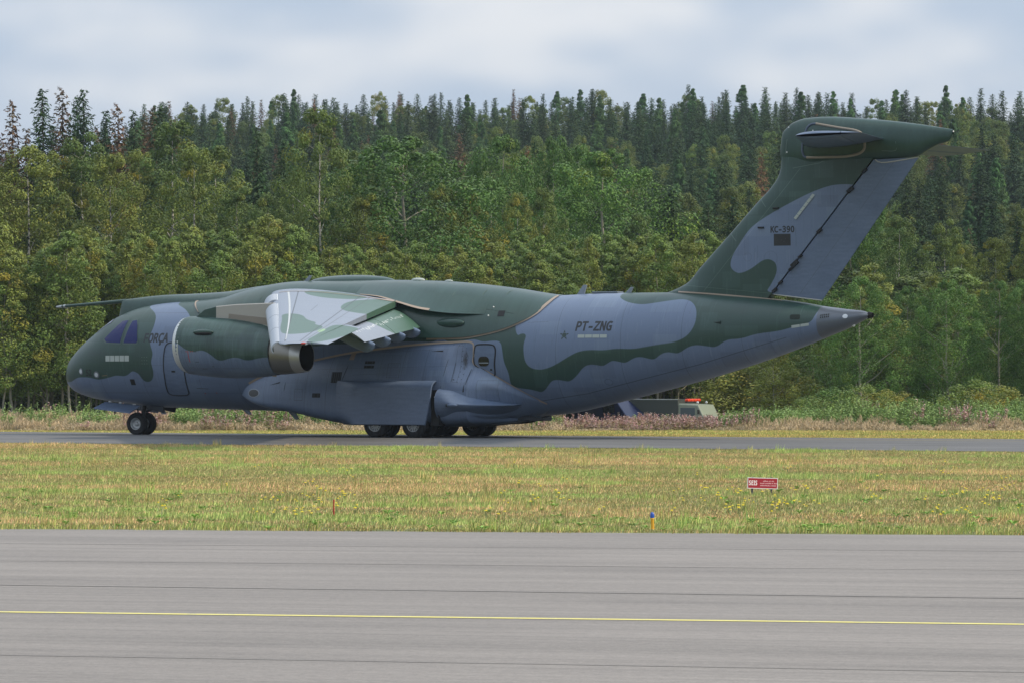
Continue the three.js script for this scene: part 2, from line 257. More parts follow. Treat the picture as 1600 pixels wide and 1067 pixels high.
const fwdSkin = skinTexture(2048, 0, 17, 0.5, 5.2, GREY, (ctx, px, s) => {
  ctx.fillStyle = GREEN; smoothPoly(ctx, CAMO.nose, px); smoothPoly(ctx, CAMO.over, px);
  for (const x of [0.95, 2.35, 4.35, 6.8, 8.4, 10.2, 12.1]) seam(ctx, px, [[x, 0.6], [x + 0.04, 3], [x, 5.2]], 1.6);
  for (const y of [1.55, 2.55, 4.45]) seam(ctx, px, [[1.2, y], [9, y], [17, y]], 1.2, 'rgba(18,24,28,0.34)');
}, (ctx, px, s) => {
  words(ctx, px, s, 'FORÇA', 4.44, 3.39, 0.28, 1.1, 0.12);
  words(ctx, px, s, '52', 1.64, 2.18, 0.2, 0.32, 0.05);
  ctx.fillStyle = 'rgba(200,205,200,0.7)'; for (let i = 0; i < 9; i++) { const q = px(4.42 + (i % 3) * 0.11, 2.62 + Math.floor(i / 3) * 0.12); ctx.fillRect(q[0], q[1], 2, 2); }
  ctx.fillStyle = '#8a2a2a'; for (const [x, y] of [[6.85, 1.55], [7.35, 1.57]]) { const q = px(x, y); ctx.fillRect(q[0], q[1], 6, 4); }
  seam(ctx, px, [[6.6, 1.72], [7.1, 1.70]], 2.5, 'rgba(15,18,22,0.6)');
  for (const y of [1.7]) { seam(ctx, px, [[5.55, y + 0.06], [5.55, y - 0.05], [5.62, y - 0.05]], 1.5, 'rgba(12,14,18,0.7)'); seam(ctx, px, [[5.95, y + 0.06], [5.95, y - 0.05], [5.88, y - 0.05]], 1.5, 'rgba(12,14,18,0.7)'); }
  seam(ctx, px, [[2.45, 2.17], [2.7, 2.19]], 2, 'rgba(170,130,90,0.8)');
});
const aftSkin = skinTexture(2048, 17, 32.4, 0.5, 5.2, GREY, (ctx, px, s) => {
  ctx.fillStyle = GREEN; smoothPoly(ctx, CAMO.rear, px); ctx.fillStyle = GREY; smoothPoly(ctx, CAMO.patch, px);
  for (const x of [19.6, 21.4, 23.8, 26.0, 28.1]) seam(ctx, px, [[x, 0.6], [x, 5.2]], 1.6, 'rgba(18,24,28,0.38)');
  seam(ctx, px, [[24.4, 3.1], [27.5, 3.62]], 1, 'rgba(18,24,28,0.3)'); seam(ctx, px, [[20.2, 4.0], [21.0, 4.03]], 1.4, 'rgba(18,24,28,0.4)'); seam(ctx, px, [[26.4, 4.1], [30.5, 3.95]], 1, 'rgba(18,24,28,0.3)');
  seam(ctx, px, [[18.9, 1.05], [22.3, 1.55], [26.5, 2.55], [29.6, 3.45]], 2, 'rgba(14,18,22,0.55)');
}, (ctx, px, s) => {
  words(ctx, px, s, 'PT-ZNG', 22.07, 3.71, 0.28, 1.38, 0.12);
  const c = px(21.69, 3.555), R = 0.185 * s; // five-pointed star roundel
  ctx.fillStyle = '#1d2d2a'; ctx.beginPath();
  for (let i = 0; i < 10; i++) { const a = -Math.PI / 2 + i * Math.PI / 5, r = i % 2 ? R * 0.42 : R; const x = c[0] + Math.cos(a) * r, y = c[1] + Math.sin(a) * r; i ? ctx.lineTo(x, y) : ctx.moveTo(x, y); }
  ctx.closePath(); ctx.fill(); ctx.fillStyle = GREY; ctx.beginPath(); ctx.arc(c[0], c[1], R * 0.52, 0, 7); ctx.fill(); ctx.fillStyle = '#23362f'; ctx.beginPath(); ctx.arc(c[0], c[1], R * 0.44, 0, 7); ctx.fill();
  ctx.strokeStyle = 'rgba(25,30,36,0.5)'; ctx.lineWidth = 1.5; const e = px(23.2, 1.95); ctx.beginPath(); ctx.ellipse(e[0], e[1], 0.14 * s, 0.1 * s, 0, 0, 7); ctx.stroke();
});
const fineBump = dataTex(256, (u, v) => { const n = 0.5 * tileNoise(u, v, 40, 40, 41) + 0.5 * tileNoise(u, v, 9, 9, 42); return [n, n, n]; }, false);
const skinMat = t => new THREE.MeshPhysicalMaterial({ map: t, roughness: 0.4, specularIntensity: 1 });
function half(X0, X1, nu, nv, far, skin, grow = 0) { return gridGeo(nu, nv, (u, v) => { const th = lerp(-Math.PI / 2, Math.PI / 2, v), p = bodyPt(lerp(X0, X1, u), th, grow); return far ? [p[0], p[1], -p[2]] : p; }, skin.uv(far), false, far); }
function noseHalf(far) { return gridGeo(150, 48, (u, v) => { const X = 0.03 + 16.97 * (u < 0.4 ? 0.3 * (u / 0.4) ** 2 * 0.7 + 0.3 * (u / 0.4) * 0.3 : 0.3 + 0.7 * (u - 0.4) / 0.6), p = bodyPt(X, lerp(-Math.PI / 2, Math.PI / 2, v)); return far ? [p[0], p[1], -p[2]] : p; }, fwdSkin.uv(far), false, far); }
part('forward_fuselage', merge([noseHalf(false), noseHalf(true)]), skinMat(fwdSkin.t), plane);
part('rear_fuselage', merge([half(17, 30.65, 90, 48, false, aftSkin), half(17, 30.65, 90, 48, true, aftSkin)]), skinMat(aftSkin.t), plane);
const greenPaint = new THREE.MeshPhysicalMaterial({ map: dataTex(512, (u, v) => { const n = (tileNoise(u, v, 6, 6, 51) - 0.5) * 0.03 + (tileNoise(u, v, 60, 12, 52) - 0.5) * 0.025 + (tileNoise(u, v, 90, 90, 53) - 0.5) * 0.015; return [0.15 + n, 0.25 + n, 0.22 + n]; }), roughness: 0.3, specularIntensity: 1 });
const greyPaint = new THREE.MeshPhysicalMaterial({ map: dataTex(512, (u, v) => { const n = (tileNoise(u, v, 6, 6, 61) - 0.5) * 0.04 + (tileNoise(u, v, 14, 70, 62) - 0.5) * 0.03 + (tileNoise(u, v, 90, 90, 63) - 0.5) * 0.02; return [0.345 + n, 0.403 + n, 0.494 + n]; }), roughness: 0.42, specularIntensity: 1 });
const lightGrey = std(0x9aa0a8, 0.45), silver = std(0xb4b4b0, 0.34, 0.85), darkMetal = std(0x3a3d42, 0.5, 0.6), rubber = std(0x17181a, 0.85), blackMat = std(0x0b0c0e, 0.7), tanMat = std(0x998a7c, 0.8), wornWhite = std(0x9aa29d, 0.6), strutMat = std(0x8b9096, 0.45, 0.4);
const cone = part('tail_cone', merge([false, true].map(far => gridGeo(30, 28, (u, v) => { const p = bodyPt(lerp(30.65, 32.3, u), lerp(-Math.PI / 2, Math.PI / 2, v)); return [p[0], p[1], far ? -p[2] : p[2]]; }, p => [p.x / 4, p.y / 4], false, far))), std(0x5d646e, 0.38, 0.35), plane);
part('exhaust_pipe', (() => { const g = new THREE.CylinderGeometry(0.085, 0.12, 0.16, 20, 1, true); g.rotateZ(-Math.PI / 2); g.translate(32.36, 4.19, 0); return g; })(), std(0x2b2a29, 0.5, 0.7), cone);

// conforming pieces laid on the port skin
const off = (X, Y, f, o) => { const e = 0.03, z = f(X, Y), nx = -(f(X + e, Y) - f(X - e, Y)) / (2 * e), ny = -(f(X, Y + e) - f(X, Y - e)) / (2 * e), l = Math.hypot(nx, ny, 1); return [X + nx / l * o, Y + ny / l * o, z + o / l]; };
function patch(pts, o = 0.008, f = bodyZ, cell = 0.12) {
  const sh = new THREE.Shape(pts.map(p => new THREE.Vector2(...p)));
  let g = new THREE.ShapeGeometry(sh, 8); g = new TessellateModifier(cell, 7).modify(g); g.deleteAttribute('normal');
  const p = g.attributes.position; for (let i = 0; i < p.count; i++) p.setXYZ(i, ...off(p.getX(i), p.getY(i), f, o));
  g = mergeVertices(g, 1e-4); g.computeVertexNormals(); const uv = g.attributes.uv; if (uv) for (let i = 0; i < uv.count; i++) uv.setXY(i, g.attributes.position.getX(i) / 4, g.attributes.position.getY(i) / 4);
  return g;
}
function line(pts, r = 0.012, f = bodyZ, o = 0.004, closed = false, seg = 60) { const c = new THREE.CatmullRomCurve3(pts.map(p => V3(...off(p[0], p[1], f, o))), closed, 'centripetal'); return new THREE.TubeGeometry(c, seg, r, 6, closed); }
function ribbon(pts, w, f = bodyZ, o = 0.012, n = 80) {
  const c = new THREE.SplineCurve(pts.map(p => new THREE.Vector2(...p)));
  return gridGeo(n, 2, (u, v) => { const p = c.getPoint(u), t = c.getTangent(u); return off(p.x - t.y * w * (v - 0.5), p.y + t.x * w * (v - 0.5), f, o); }, null);
}
const scale2 = (pts, k, cx, cy) => pts.map(p => [cx + (p[0] - cx) * k, cy + (p[1] - cy) * k]);
const rectPts = (x0, y0, x1, y1) => [[x0, y0], [x1, y0], [x1, y1], [x0, y1]];
function roundRect(x0, y0, x1, y1, r, n = 5) { const o = []; for (const [cx, cy, a] of [[x1 - r, y1 - r, 0], [x0 + r, y1 - r, 1], [x0 + r, y0 + r, 2], [x1 - r, y0 + r, 3]]) for (let i = 0; i <= n; i++) { const t = (a + i / n) * Math.PI / 2; o.push([cx + r * Math.cos(t), cy + r * Math.sin(t)]); } return o; }
const glass = new THREE.MeshPhysicalMaterial({ color: 0x0c1650, roughness: 0.05, specularIntensity: 0.6 });
for (const [pts, cx, cy] of [[[[2.55, 3.51], [3.22, 4.16], [3.50, 4.19], [3.39, 3.36], [2.7, 3.39]], 3.08, 3.75], [[[3.56, 3.36], [3.72, 4.16], [3.92, 4.19], [4.06, 3.96], [4.20, 3.44], [4.15, 3.35]], 3.88, 3.75]]) {
  for (const far of [false, true]) {
    const w = part('cockpit_window', far ? mirrorZ(patch(pts, 0.016)) : patch(pts, 0.016), glass, plane);
    const fr = patch(scale2(pts, 1.13, cx, cy), 0.007); part('window_frame', far ? mirrorZ(fr) : fr, std(0x3c4f49, 0.5), w);
  }
}
for (const far of [false, true]) for (const [t0, t1] of [[0.93, 1.24], [1.27, 1.555]]) { // windshield panes over the nose
  const g = gridGeo(10, 8, (u, v) => { const th = lerp(t0, t1, v), X = lerp(1.52 + 0.25 * (1.56 - th) * 1.6, 2.42 + 0.15 * (1.56 - th), u), p = bodyPt(X, th, 0.014); return [p[0], p[1], far ? -p[2] : p[2]]; }, null, false, far);
  part('windshield_pane', g, glass, plane);
}
const crewDoorPts = [[5.6, 3.35], [5.5, 3.28], [5.45, 3.15], [5.40, 2.81], [5.37, 2.42], [5.35, 2.08], [5.30, 1.74], [5.30, 1.54], [5.40, 1.48], [6.05, 1.48], [6.17, 1.54], [6.2, 1.68], [6.23, 1.96], [6.26, 2.42], [6.28, 2.9], [6.25, 3.24], [6.15, 3.34], [5.95, 3.37]];
const cd = part('crew_door', patch(crewDoorPts, 0.006), greyPaint, plane); part('door_seal', line(crewDoorPts, 0.022, bodyZ, 0.006, true, 120), rubber, cd);
part('door_handle', patch(rectPts(5.7, 2.3, 5.86, 2.36), 0.014), blackMat, cd);
// formation light strips, lamps, ports
for (const [x0, y0, x1, y1, n] of [[2.7, 2.70, 3.85, 2.91, 5], [22.2, 3.46, 23.31, 3.57, 4]]) for (let i = 0; i < n; i++) { const a = lerp(x0, x1, i / n) + 0.012, b = lerp(x0, x1, (i + 1) / n) - 0.012; part('formation_strip', patch(rectPts(a, y0, b, y1), 0.008), wornWhite, plane); }
for (const [x, y, rx, ry] of [[1.4, 2.34, 0.09, 0.1], [2.2, 2.22, 0.11, 0.1]]) {
  const el = k => Array.from({ length: 20 }, (_, i) => [x + Math.cos(i * Math.PI / 10) * rx * k, y + Math.sin(i * Math.PI / 10) * ry * k]);
  const l = part('nose_lamp', patch(el(0.8), 0.02), std(0xc9d2d8, 0.12, 0.5), plane); part('lamp_rim', patch(el(1.25), 0.008), std(0x6a7078, 0.4, 0.5), l);
}
part('static_port', patch(rectPts(3.76, 1.84, 3.97, 2.05), 0.006), blackMat, plane);
// refuelling probe and its spine fairing
{
  const top = table([[2.25, 4.5], [2.33, 4.98], [2.6, 5.0], [4.16, 5.13], [5.8, 5.18], [7.0, 5.24], [8.2, 5.4], [9.2, 5.5]]), hw = table([[2.25, 0.1], [2.45, 0.2], [4, 0.34], [6, 0.5], [8, 0.7], [9.2, 0.8]]);
  const g = gridGeo(60, 20, (u, v) => { const X = lerp(2.25, 9.2, u), a = lerp(0, Math.PI, v), b = bodyAt(X)[0] - 0.45; return [X, b + (top(X) - b) * Math.sin(a) ** 0.55, -hw(X) * Math.cos(a) * (1.15 - 0.15 * Math.sin(a))]; }, p => [p.x / 4, p.y / 4], false, true);
  const f = part('probe_fairing', g, greenPaint, plane); void f;
  part('refuelling_probe', merge([rod([2.5, 4.93, 0], [0.1, 4.775, 0], 0.075, 0.055, 14), rod([0.1, 4.775, 0], [-0.35, 4.745, 0], 0.055, 0.05, 14)]), greenPaint, plane);
  part('probe_tip', merge([rod([-0.35, 4.745, 0], [-0.6, 4.73, 0], 0.06, 0.035, 14), rod([-0.18, 4.757, 0], [-0.26, 4.752, 0], 0.068, 0.068, 14)]), std(0x9da2a4, 0.35, 0.7), plane);
}
// wing-to-body fairing: the hump over the fuselage
const humpTop = table([[5.9, 4.94], [7.0, 5.05], [7.61, 5.2], [8.34, 5.36], [9.43, 5.53], [10.2, 5.57], [13.9, 5.57], [15.08, 5.54], [16.12, 5.5], [17.25, 5.41], [19, 5.21], [20.4, 5.0], [20.78, 4.965]]);
const humpEdge = table([[5.9, 4.93], [6.2, 4.75], [6.6, 4.45], [7.2, 4.1], [8.2, 3.75], [9.2, 3.55], [10, 3.5], [16.68, 3.48], [17.71, 3.5], [18.46, 3.6], [19.19, 3.76], [19.88, 4.02], [20.44, 4.35], [20.7, 4.72], [20.78, 4.955]]);
const humpW = X => bodyAt(X)[2] + 0.02 + 0.14 * smooth(7.5, 10.5, X) * (1 - smooth(15.5, 18.5, X));
const humpZ = (X, Y) => { const t = humpTop(X) + 0.012, b = bodyAt(X)[1], q = Math.min(1, Math.abs((Y - (t + b) / 2) / ((t - b) / 2))); return humpW(X) * (1 - q ** BN) ** (1 / BN); };
{
  const g = gridGeo(120, 40, (u, v) => {
    const X = lerp(5.92, 20.77, u), t = humpTop(X) + 0.012, b = bodyAt(X)[1], yc = (t + b) / 2, h = (t - b) / 2, s0 = clamp((humpEdge(X) - yc) / h, -0.999, 0.999), e = Math.asin(Math.sign(s0) * Math.abs(s0) ** (BN / 2)), th = lerp(e, Math.PI - e, v), s = Math.sin(th), c = Math.cos(th);
    return [X, yc + h * Math.sign(s) * Math.abs(s) ** (2 / BN), humpW(X) * Math.sign(c) * Math.abs(c) ** (2 / BN)];
  }, p => [p.x / 4, (p.y + p.z) / 4]);
  const h = part('wing_body_fairing', g, greenPaint, plane);
  const edge = []; for (let X = 16.3; X <= 20.76; X += 0.2) edge.push([X, humpEdge(X)]); edge.push([20.76, 4.93]);
  part('sealant_strip', ribbon(edge, 0.13, bodyZ, 0.03, 120), tanMat, h);
  part('sealant_strip', ribbon([[5.95, 4.9], [6.2, 4.72], [6.55, 4.48]], 0.1, bodyZ, 0.03, 24), tanMat, h);
  for (const [X, y0] of [[9.2, 4.9], [14.4, 5.1], [15.9, 4.55], [17.0, 4.2], [18.1, 3.7], [18.95, 3.75]]) part('panel_seam', line([[X, y0], [X + 0.02, 5.0], [X + 0.05, humpTop(X) - 0.06]], 0.006, humpZ, 0.003, false, 24), X === 14.4 ? tanMat : std(0x52665c, 0.7), h);
  part('panel_seam', line([[15.6, 4.75], [17, 4.68], [18.2, 4.52], [19.6, 4.32]], 0.007, humpZ, 0.003), std(0x3a4d44, 0.7), h);
  part('vent', patch(rectPts(19.0, 4.22, 19.25, 4.42), 0.008, humpZ), blackMat, h);
  part('bulge', (() => { const s = new THREE.SphereGeometry(1, 20, 12); s.scale(0.55, 0.17, 0.12); s.translate(17.25, 4.0, humpZ(17.25, 4.0)); return s; })(), greenPaint, h);
  for (const [x, y] of [[17.7, 4.55], [18.75, 4.55], [18.65, 4.25]]) part('drain_cap', (() => { const s = new THREE.SphereGeometry(0.03, 10, 8); s.translate(x, y, humpZ(x, y)); return s; })(), std(0xd5d7d3, 0.3), h);
  // fillet that carries the wing root's upper skin aft of the flap
  for (const far of [false, true]) {
    const ye = table([[13.2, 5.05], [14.2, 4.95], [15.1, 4.74], [16.3, 4.46], [17.4, 4.34], [18.5, 4.3]]), wd = table([[13.2, 0.12], [14.5, 0.28], [16, 0.36], [17.2, 0.22], [18.5, 0.0]]);
    const up = (X, q) => { const y0 = ye(X), y1 = Math.min(y0 + 0.62, humpTop(X) - 0.1), y = lerp(y0, y1, q); return [X, y, humpZ(X, y) + 0.006 + wd(X) * (1 - q) ** 1.8]; };
    const f = gridGeo(40, 10, (u, v) => up(lerp(13.2, 18.5, u), v), p => [p.x / 4, p.y / 4], false, true), lo = gridGeo(40, 2, (u, v) => { const X = lerp(13.2, 18.5, u), p = up(X, 0); return [X, p[1] - 0.05 * v, lerp(p[2], humpZ(X, p[1]) - 0.08, v)]; }, null);
    const fl = part('wing_root_fillet', far ? mirrorZ(merge([f, lo])) : merge([f, lo]), greenPaint, plane);
    const st = gridGeo(30, 1, (u, v) => { const p = up(lerp(13.4, 16.5, u), 0.01 + v * lerp(0.04, 0.11, u)); return [p[0], p[1] + 0.008, p[2] + 0.008]; }, null, false, true); part('sealant_strip', far ? mirrorZ(st) : st, tanMat, fl);
  }
  // satellite dome behind the ridge, roof blisters and blade aerials
  part('satellite_dome', (() => { const s = new THREE.SphereGeometry(1, 36, 16); s.scale(1.75, 0.24, 0.55); s.translate(12.0, 5.55, -0.35); return s; })(), greenPaint, plane);
  for (const [x, r] of [[14.9, 0.17], [16.15, 0.1]]) part('roof_blister', (() => { const s = new THREE.SphereGeometry(1, 20, 12); s.scale(r * 1.6, r * 0.5, r); s.translate(x, humpTop(x) + 0.02, 0); return s; })(), wornWhite, plane);
}
function blade(name, x, y, z, c, h, lean, down = 1) { const sh = new THREE.Shape([[0, 0], [c, 0], [c * 0.95 + lean, h * down], [c * 0.5 + lean, h * down]].map(p => new THREE.Vector2(...p))), g = new THREE.ExtrudeGeometry(sh, { depth: 0.03, bevelEnabled: true, bevelSize: 0.012, bevelThickness: 0.012, bevelSegments: 2 }); g.translate(x, y, z - 0.015); return part(name, g, std(0x77808a, 0.5), plane); }
blade('blade_aerial', 21.25, 4.97, 0, 0.28, 0.34, 0.12); blade('blade_aerial', 23.15, 5.02, 0, 0.2, 0.2, 0.1); blade('blade_aerial', 10.15, 5.55, 0, 0.2, 0.22, 0.15);
part('roof_plate', box(1.0, 0.06, 0.5, 22.45, 5.05, 0, 0, 0, 0, 0.02), std(0x5a646c, 0.6), plane);
blade('belly_aerial', 4.0, 1.05, 0.3, 0.3, 0.28, 0.15, -1); blade('belly_aerial', 7.7, 0.93, 0.2, 0.25, 0.16, 0.12, -1); blade('belly_aerial', 9.6, 0.9, 0.2, 0.3, 0.3, 0.2, -1);

// ---- sponson with main gear fairing (port; mirrored to starboard)
const SP = [[8.35, 1.58, 1.48, 1.38, 1.53], [8.7, 1.78, 1.30, 1.66, 1.5], [9.1, 1.98, 1.14, 1.9, 1.45], [9.8, 2.22, .97, 2.15, 1.4], [11, 2.55, .80, 2.4, 1.35], [12, 2.74, .6, 2.5, 1.3], [13.2, 2.95, .42, 2.58, 1.25], [14.5, 3.1, .38, 2.62, 1.25], [16, 3.24, .38, 2.62, 1.25], [17.4, 3.31, .38, 2.6, 1.25], [18.2, 3.29, .45, 2.5, 1.25]];
const spAt = table(SP);
const spZ = (X, Y) => { const [t, b, w, m] = spAt(X), zi = bodyZ(X, t) - 0.04; if (Y >= m) { const q = clamp((Y - m) / (t - m)); return zi + (w - zi) * (1 - q ** 1.7) ** (1 / 1.5) * (1 - 0.85 * smooth(17.2, 18.2, X) * smooth(1.7, 2.6, Y)); } const q = clamp((m - Y) / (m - b)); return (w - 0.9) * (1 - q ** 5) ** (1 / 3.6) + 0.9; };
const aftAt = table([[18.2, 2.58, .45, 2.5, 1.2], [18.8, 2.28, .5, 2.38, 1.15], [19.4, 1.95, .6, 2.2, 1.12], [20.0, 1.6, .75, 2.02, 1.1], [20.5, 1.3, .93, 1.78, 1.09], [20.72, 1.12, 1.06, 1.5, 1.09]]);
const aftZ = (X, Y) => { const k = clamp((X - 18.2) / 2.55), e = Math.max(0, spZ(18.2, Y) - bodyZ(18.2, Y)); const z = bodyZ(X, Y) + 0.012 + e * (1 - k) ** 1.7 * (1 - 0.4 * smooth(0.75, 1, (Y - aftAt(X)[1]) / (aftAt(X)[0] - aftAt(X)[1]))); return z; };
const spShell = (at, zf, X0, X1, nu) => gridGeo(nu, 40, (u, v) => { const X = lerp(X0, X1, u), [t, b, w, m] = at(X); if (v > 0.92) return [X, b, zf(X, b) * (1 - (v - 0.92) / 0.08)]; const y = lerp(t, b, v / 0.92); return [X, y, zf(X, y)]; }, p => [p.x / 4, p.y / 4], false, false);
const spSkin = skinTexture(2048, 8.2, 21, 0.2, 3.5, GREY, (ctx, px, s) => {
  for (const x of [9.7, 11.6, 12.5, 14.6, 15.5, 16.4]) seam(ctx, px, [[x, 0.3], [x + 0.06, 1.8], [x + 0.15, 3.3]], 1.8, 'rgba(16,20,26,0.38)');
  seam(ctx, px, [[10.7, 2.35], [13.2, 2.42], [17.4, 2.5]], 1.5, 'rgba(16,20,26,0.3)'); seam(ctx, px, [[13.6, 2.2], [15.1, 2.25]], 1.3, 'rgba(16,20,26,0.4)'); seam(ctx, px, [[13.5, 2.95], [17.3, 3.1]], 1.3, 'rgba(16,20,26,0.3)');
  for (const [x0, y0, x1, y1] of [[17.62, 1.95, 17.78, 3.2], [18.5, 1.3, 19.2, 2.0], [11.2, 1.3, 11.55, 1.7], [15.0, 2.1, 15.5, 2.6]]) { const a = px(x0, y1); ctx.strokeStyle = 'rgba(14,18,22,0.5)'; ctx.lineWidth = 1.6; ctx.strokeRect(a[0], a[1], (x1 - x0) * s, (y1 - y0) * s); }
  for (let i = 0; i < 260; i++) { const q = px(17.9 + (rr() + rr() - 1) * 0.09, 2.75 + (rr() + rr() - 1) * 0.35); ctx.fillStyle = `rgba(10,12,14,${0.05 + 0.08 * rr()})`; ctx.fillRect(q[0], q[1], 2 + 5 * rr(), 4 + 14 * rr()); } // soot by the exhaust port
  for (let i = 0; i < 500; i++) { const q = px(8.5 + 12 * rr(), 0.4 + 2.8 * rr()); ctx.fillStyle = rr() < 0.6 ? 'rgba(12,15,20,0.3)' : 'rgba(180,188,196,0.16)'; ctx.fillRect(q[0], q[1], 2 + 2 * rr(), 2); }
});
for (const far of [false, true]) {
  const M = g => far ? mirrorZ(g) : g;
  const spG = merge([spShell(spAt, spZ, 8.35, 18.2, 90), spShell(aftAt, aftZ, 18.2, 20.72, 32)]), suv = spSkin.uv(far); for (let i = 0; i < spG.attributes.uv.count; i++) { const q = suv({ x: spG.attributes.position.getX(i), y: spG.attributes.position.getY(i) }); spG.attributes.uv.setXY(i, q[0], q[1]); }
  const sp = part('gear_sponson', M(spG), skinMat(spSkin.t), plane);
  part('sponson_bulkhead', M((() => { const [t, b] = spAt(18.2), sh = new THREE.Shape(); sh.moveTo(1.2, 2.5); for (let i = 0; i <= 10; i++) { const y = lerp(2.5, t, i / 10); sh.lineTo(spZ(18.2, y), y); } sh.lineTo(1.2, t); void b; const g = new THREE.ShapeGeometry(sh); g.rotateY(-Math.PI / 2); g.translate(18.201, 0, 0); return g; })()), greyPaint, sp);
  // sealant along the upper edge and the tail
  const e1 = []; for (let X = 8.9; X <= 17.4; X += 0.5) e1.push([X, spAt(X)[0] + 0.015]);
  part('sealant_strip', M(ribbon(e1, 0.07, bodyZ, 0.02, 100)), tanMat, sp);
  part('sealant_strip', M(ribbon([[17.38, 3.33], [17.9, 3.35], [18.12, 3.31], [18.2, 3.2], [18.215, 2.9], [18.23, 2.57], [18.8, 2.28], [19.4, 1.95], [20.0, 1.6], [20.7, 1.2]], 0.06, (X, Y) => bodyZ(X, Y), 0.02, 120)), tanMat, sp);
  part('sealant_pad', M(patch(rectPts(13.32, 2.72, 13.52, 3.0), 0.012, (X, Y) => Math.max(bodyZ(X, Y), spZ(X, Math.min(Y, spAt(X)[0]))))), tanMat, sp);
  const lampE = k => Array.from({ length: 22 }, (_, i) => [9.22 + Math.cos(i * Math.PI / 11) * 0.27 * k, 1.55 + Math.sin(i * Math.PI / 11) * 0.13 * k]);
  const tl = part('taxi_lamp', M(patch(lampE(1), 0.014, spZ, 0.08)), std(0x121416, 0.3), sp); part('lamp_rim', M(patch(lampE(1.2), 0.006, spZ, 0.08)), std(0x8a919a, 0.4, 0.4), tl);
  // louvred vents
  for (const [x0, y0, x1, y1, n] of [[12.72, 1.92, 13.14, 2.30, 5], [14.02, 2.58, 14.43, 2.68, 2], [14.02, 2.43, 14.43, 2.53, 2], [11.98, 1.4, 12.32, 1.55, 2]]) {
    const vt = part('vent', M(patch(rectPts(x0, y0, x1, y1), 0.005, spZ)), blackMat, sp);
    for (let i = 0; i < n; i++) { const x = lerp(x0, x1, (i + 0.5) / n); part('louver', M(patch(rectPts(x - 0.012, y0 + 0.02, x + 0.012, y1 - 0.02), 0.016, spZ)), std(0x39424c, 0.6), vt); }
  }
  for (const pts of [[[9.99, 1.83], [10.5, 1.96], [10.45, 1.9]], [[16.6, 3.02], [17.1, 3.05], [17.1, 3.0]], [[17.6, 2.05], [17.68, 2.04], [17.68, 2.0]], [[18.05, 1.6], [18.1, 1.6], [18.08, 1.9]]]) part('inlet', M(patch(pts, 0.008, spZ)), blackMat, sp);
  const seamMat = std(0x2a323b, 0.8);
  for (const pts of [[[10.8, 2.45], [10.72, 1.7], [10.66, 0.95]], [[13.45, 2.9], [13.3, 2.4], [13.17, 1.95]], [[17.44, 3.25], [17.33, 2.5], [17.2, 1.7]], [[17.65, 3.25], [17.6, 2.4], [17.58, 1.95]], [[18.15, 2.4], [18.12, 1.9], [18.1, 1.35]]]) part('panel_seam', M(line(pts, 0.009, spZ, 0.002, false, 30)), seamMat, sp);
  for (let i = 0; i < 14; i++) { const x = 17.8 + 0.12 * (i % 2), y = 1.95 + 0.09 * i; if (y < 3.2) part('fastener', M((() => { const s = new THREE.SphereGeometry(0.016, 6, 5); s.translate(x, y, spZ(x, y)); return s; })()), seamMat, sp); }
  // open main gear door: a curved skin standing proud of the sponson
  const dz = s => s < 0.35 ? lerp(2.55, 2.9, Math.sin(s / 0.35 * Math.PI / 2)) : 2.9 + 0.05 * (s - 0.35), dy = s => s < 0.35 ? 2.0 - 0.26 * (1 - Math.cos(s / 0.35 * Math.PI / 2)) : lerp(1.74, 0.47, (s - 0.35) / 0.65);
  const doorX = (u, s) => lerp(12.98 + 0.1 * 0, 17.04 - 0.26 * clamp((s - 0.05) / 0.95) ** 2, u);
  const outer = gridGeo(24, 24, (u, v) => [doorX(u, v), dy(v), lerp(spZ(12.98, dy(v)) + 0.004, dz(v), smooth(-0.03, 0.28, u))], p => [p.x / 4, p.y / 4]);
  const inner = gridGeo(24, 24, (u, v) => [doorX(u, v), dy(v) - 0.03, lerp(spZ(12.98, dy(v)) - 0.05, dz(v) - 0.07, smooth(-0.03, 0.28, u))], p => [p.x / 4, p.y / 4], false, true);
  const rim = gridGeo(24, 1, (u, v) => [doorX(1, u), dy(u) - 0.03 * v, dz(u) - 0.07 * v], null, false, true), low = gridGeo(24, 1, (u, v) => [doorX(u, 1), dy(1) - 0.03 * v, lerp(spZ(12.98, dy(1)), dz(1), smooth(-0.03, 0.28, u)) - 0.07 * v], null);
  const door = part('main_gear_door', M(merge([outer, inner, rim, low])), greyPaint, plane);
  part('door_strut', M(rod([17.08, 1.45, 2.72], [17.16, 1.1, 2.62], 0.035, 0.03)), std(0xb9bdc0, 0.3, 0.6), door);
  part('bay_shade_box', M(box(0.3, 1.25, 0.5, 17.05, 1.05, 2.42)), blackMat, door);  // solid black box, the shade inside the open bay put into its colour
  // aft pod with the strake
  const podAt = table([[17.16, 1.72, .42, 2.92], [17.6, 1.66, .45, 2.9], [18.3, 1.42, .55, 2.78], [19.0, 1.28, .72, 2.5], [19.5, 1.21, .9, 2.25], [19.85, 1.17, 1.12, 2.1]]);
  const ridge = table([[17.16, 1.25], [17.7, 1.2], [18.3, 1.16], [19.85, 1.15]]);
  const pod = gridGeo(40, 26, (u, v) => { const X = lerp(17.16, 19.85, u), [t, b, w] = podAt(X), r = ridge(X), sharp = smooth(17.25, 17.9, X), n = lerp(1.7, 1.0, sharp); if (v < 0.45) { const q = 1 - v / 0.45, zi = X < 18.2 ? spZ(X, t) : aftZ(X, t); return [X, lerp(r, t, q), zi + (w - zi) * (1 - q ** n) ** (1 / n)]; } const q = (v - 0.45) / 0.55; return [X, lerp(r, b, q), w * 0.4 + w * 0.6 * (1 - q ** (n + 0.4)) ** (1 / (n + 0.4))]; }, p => [p.x / 4, p.y / 4]);
  const pd = part('sponson_tail_pod', M(pod), greyPaint, plane);
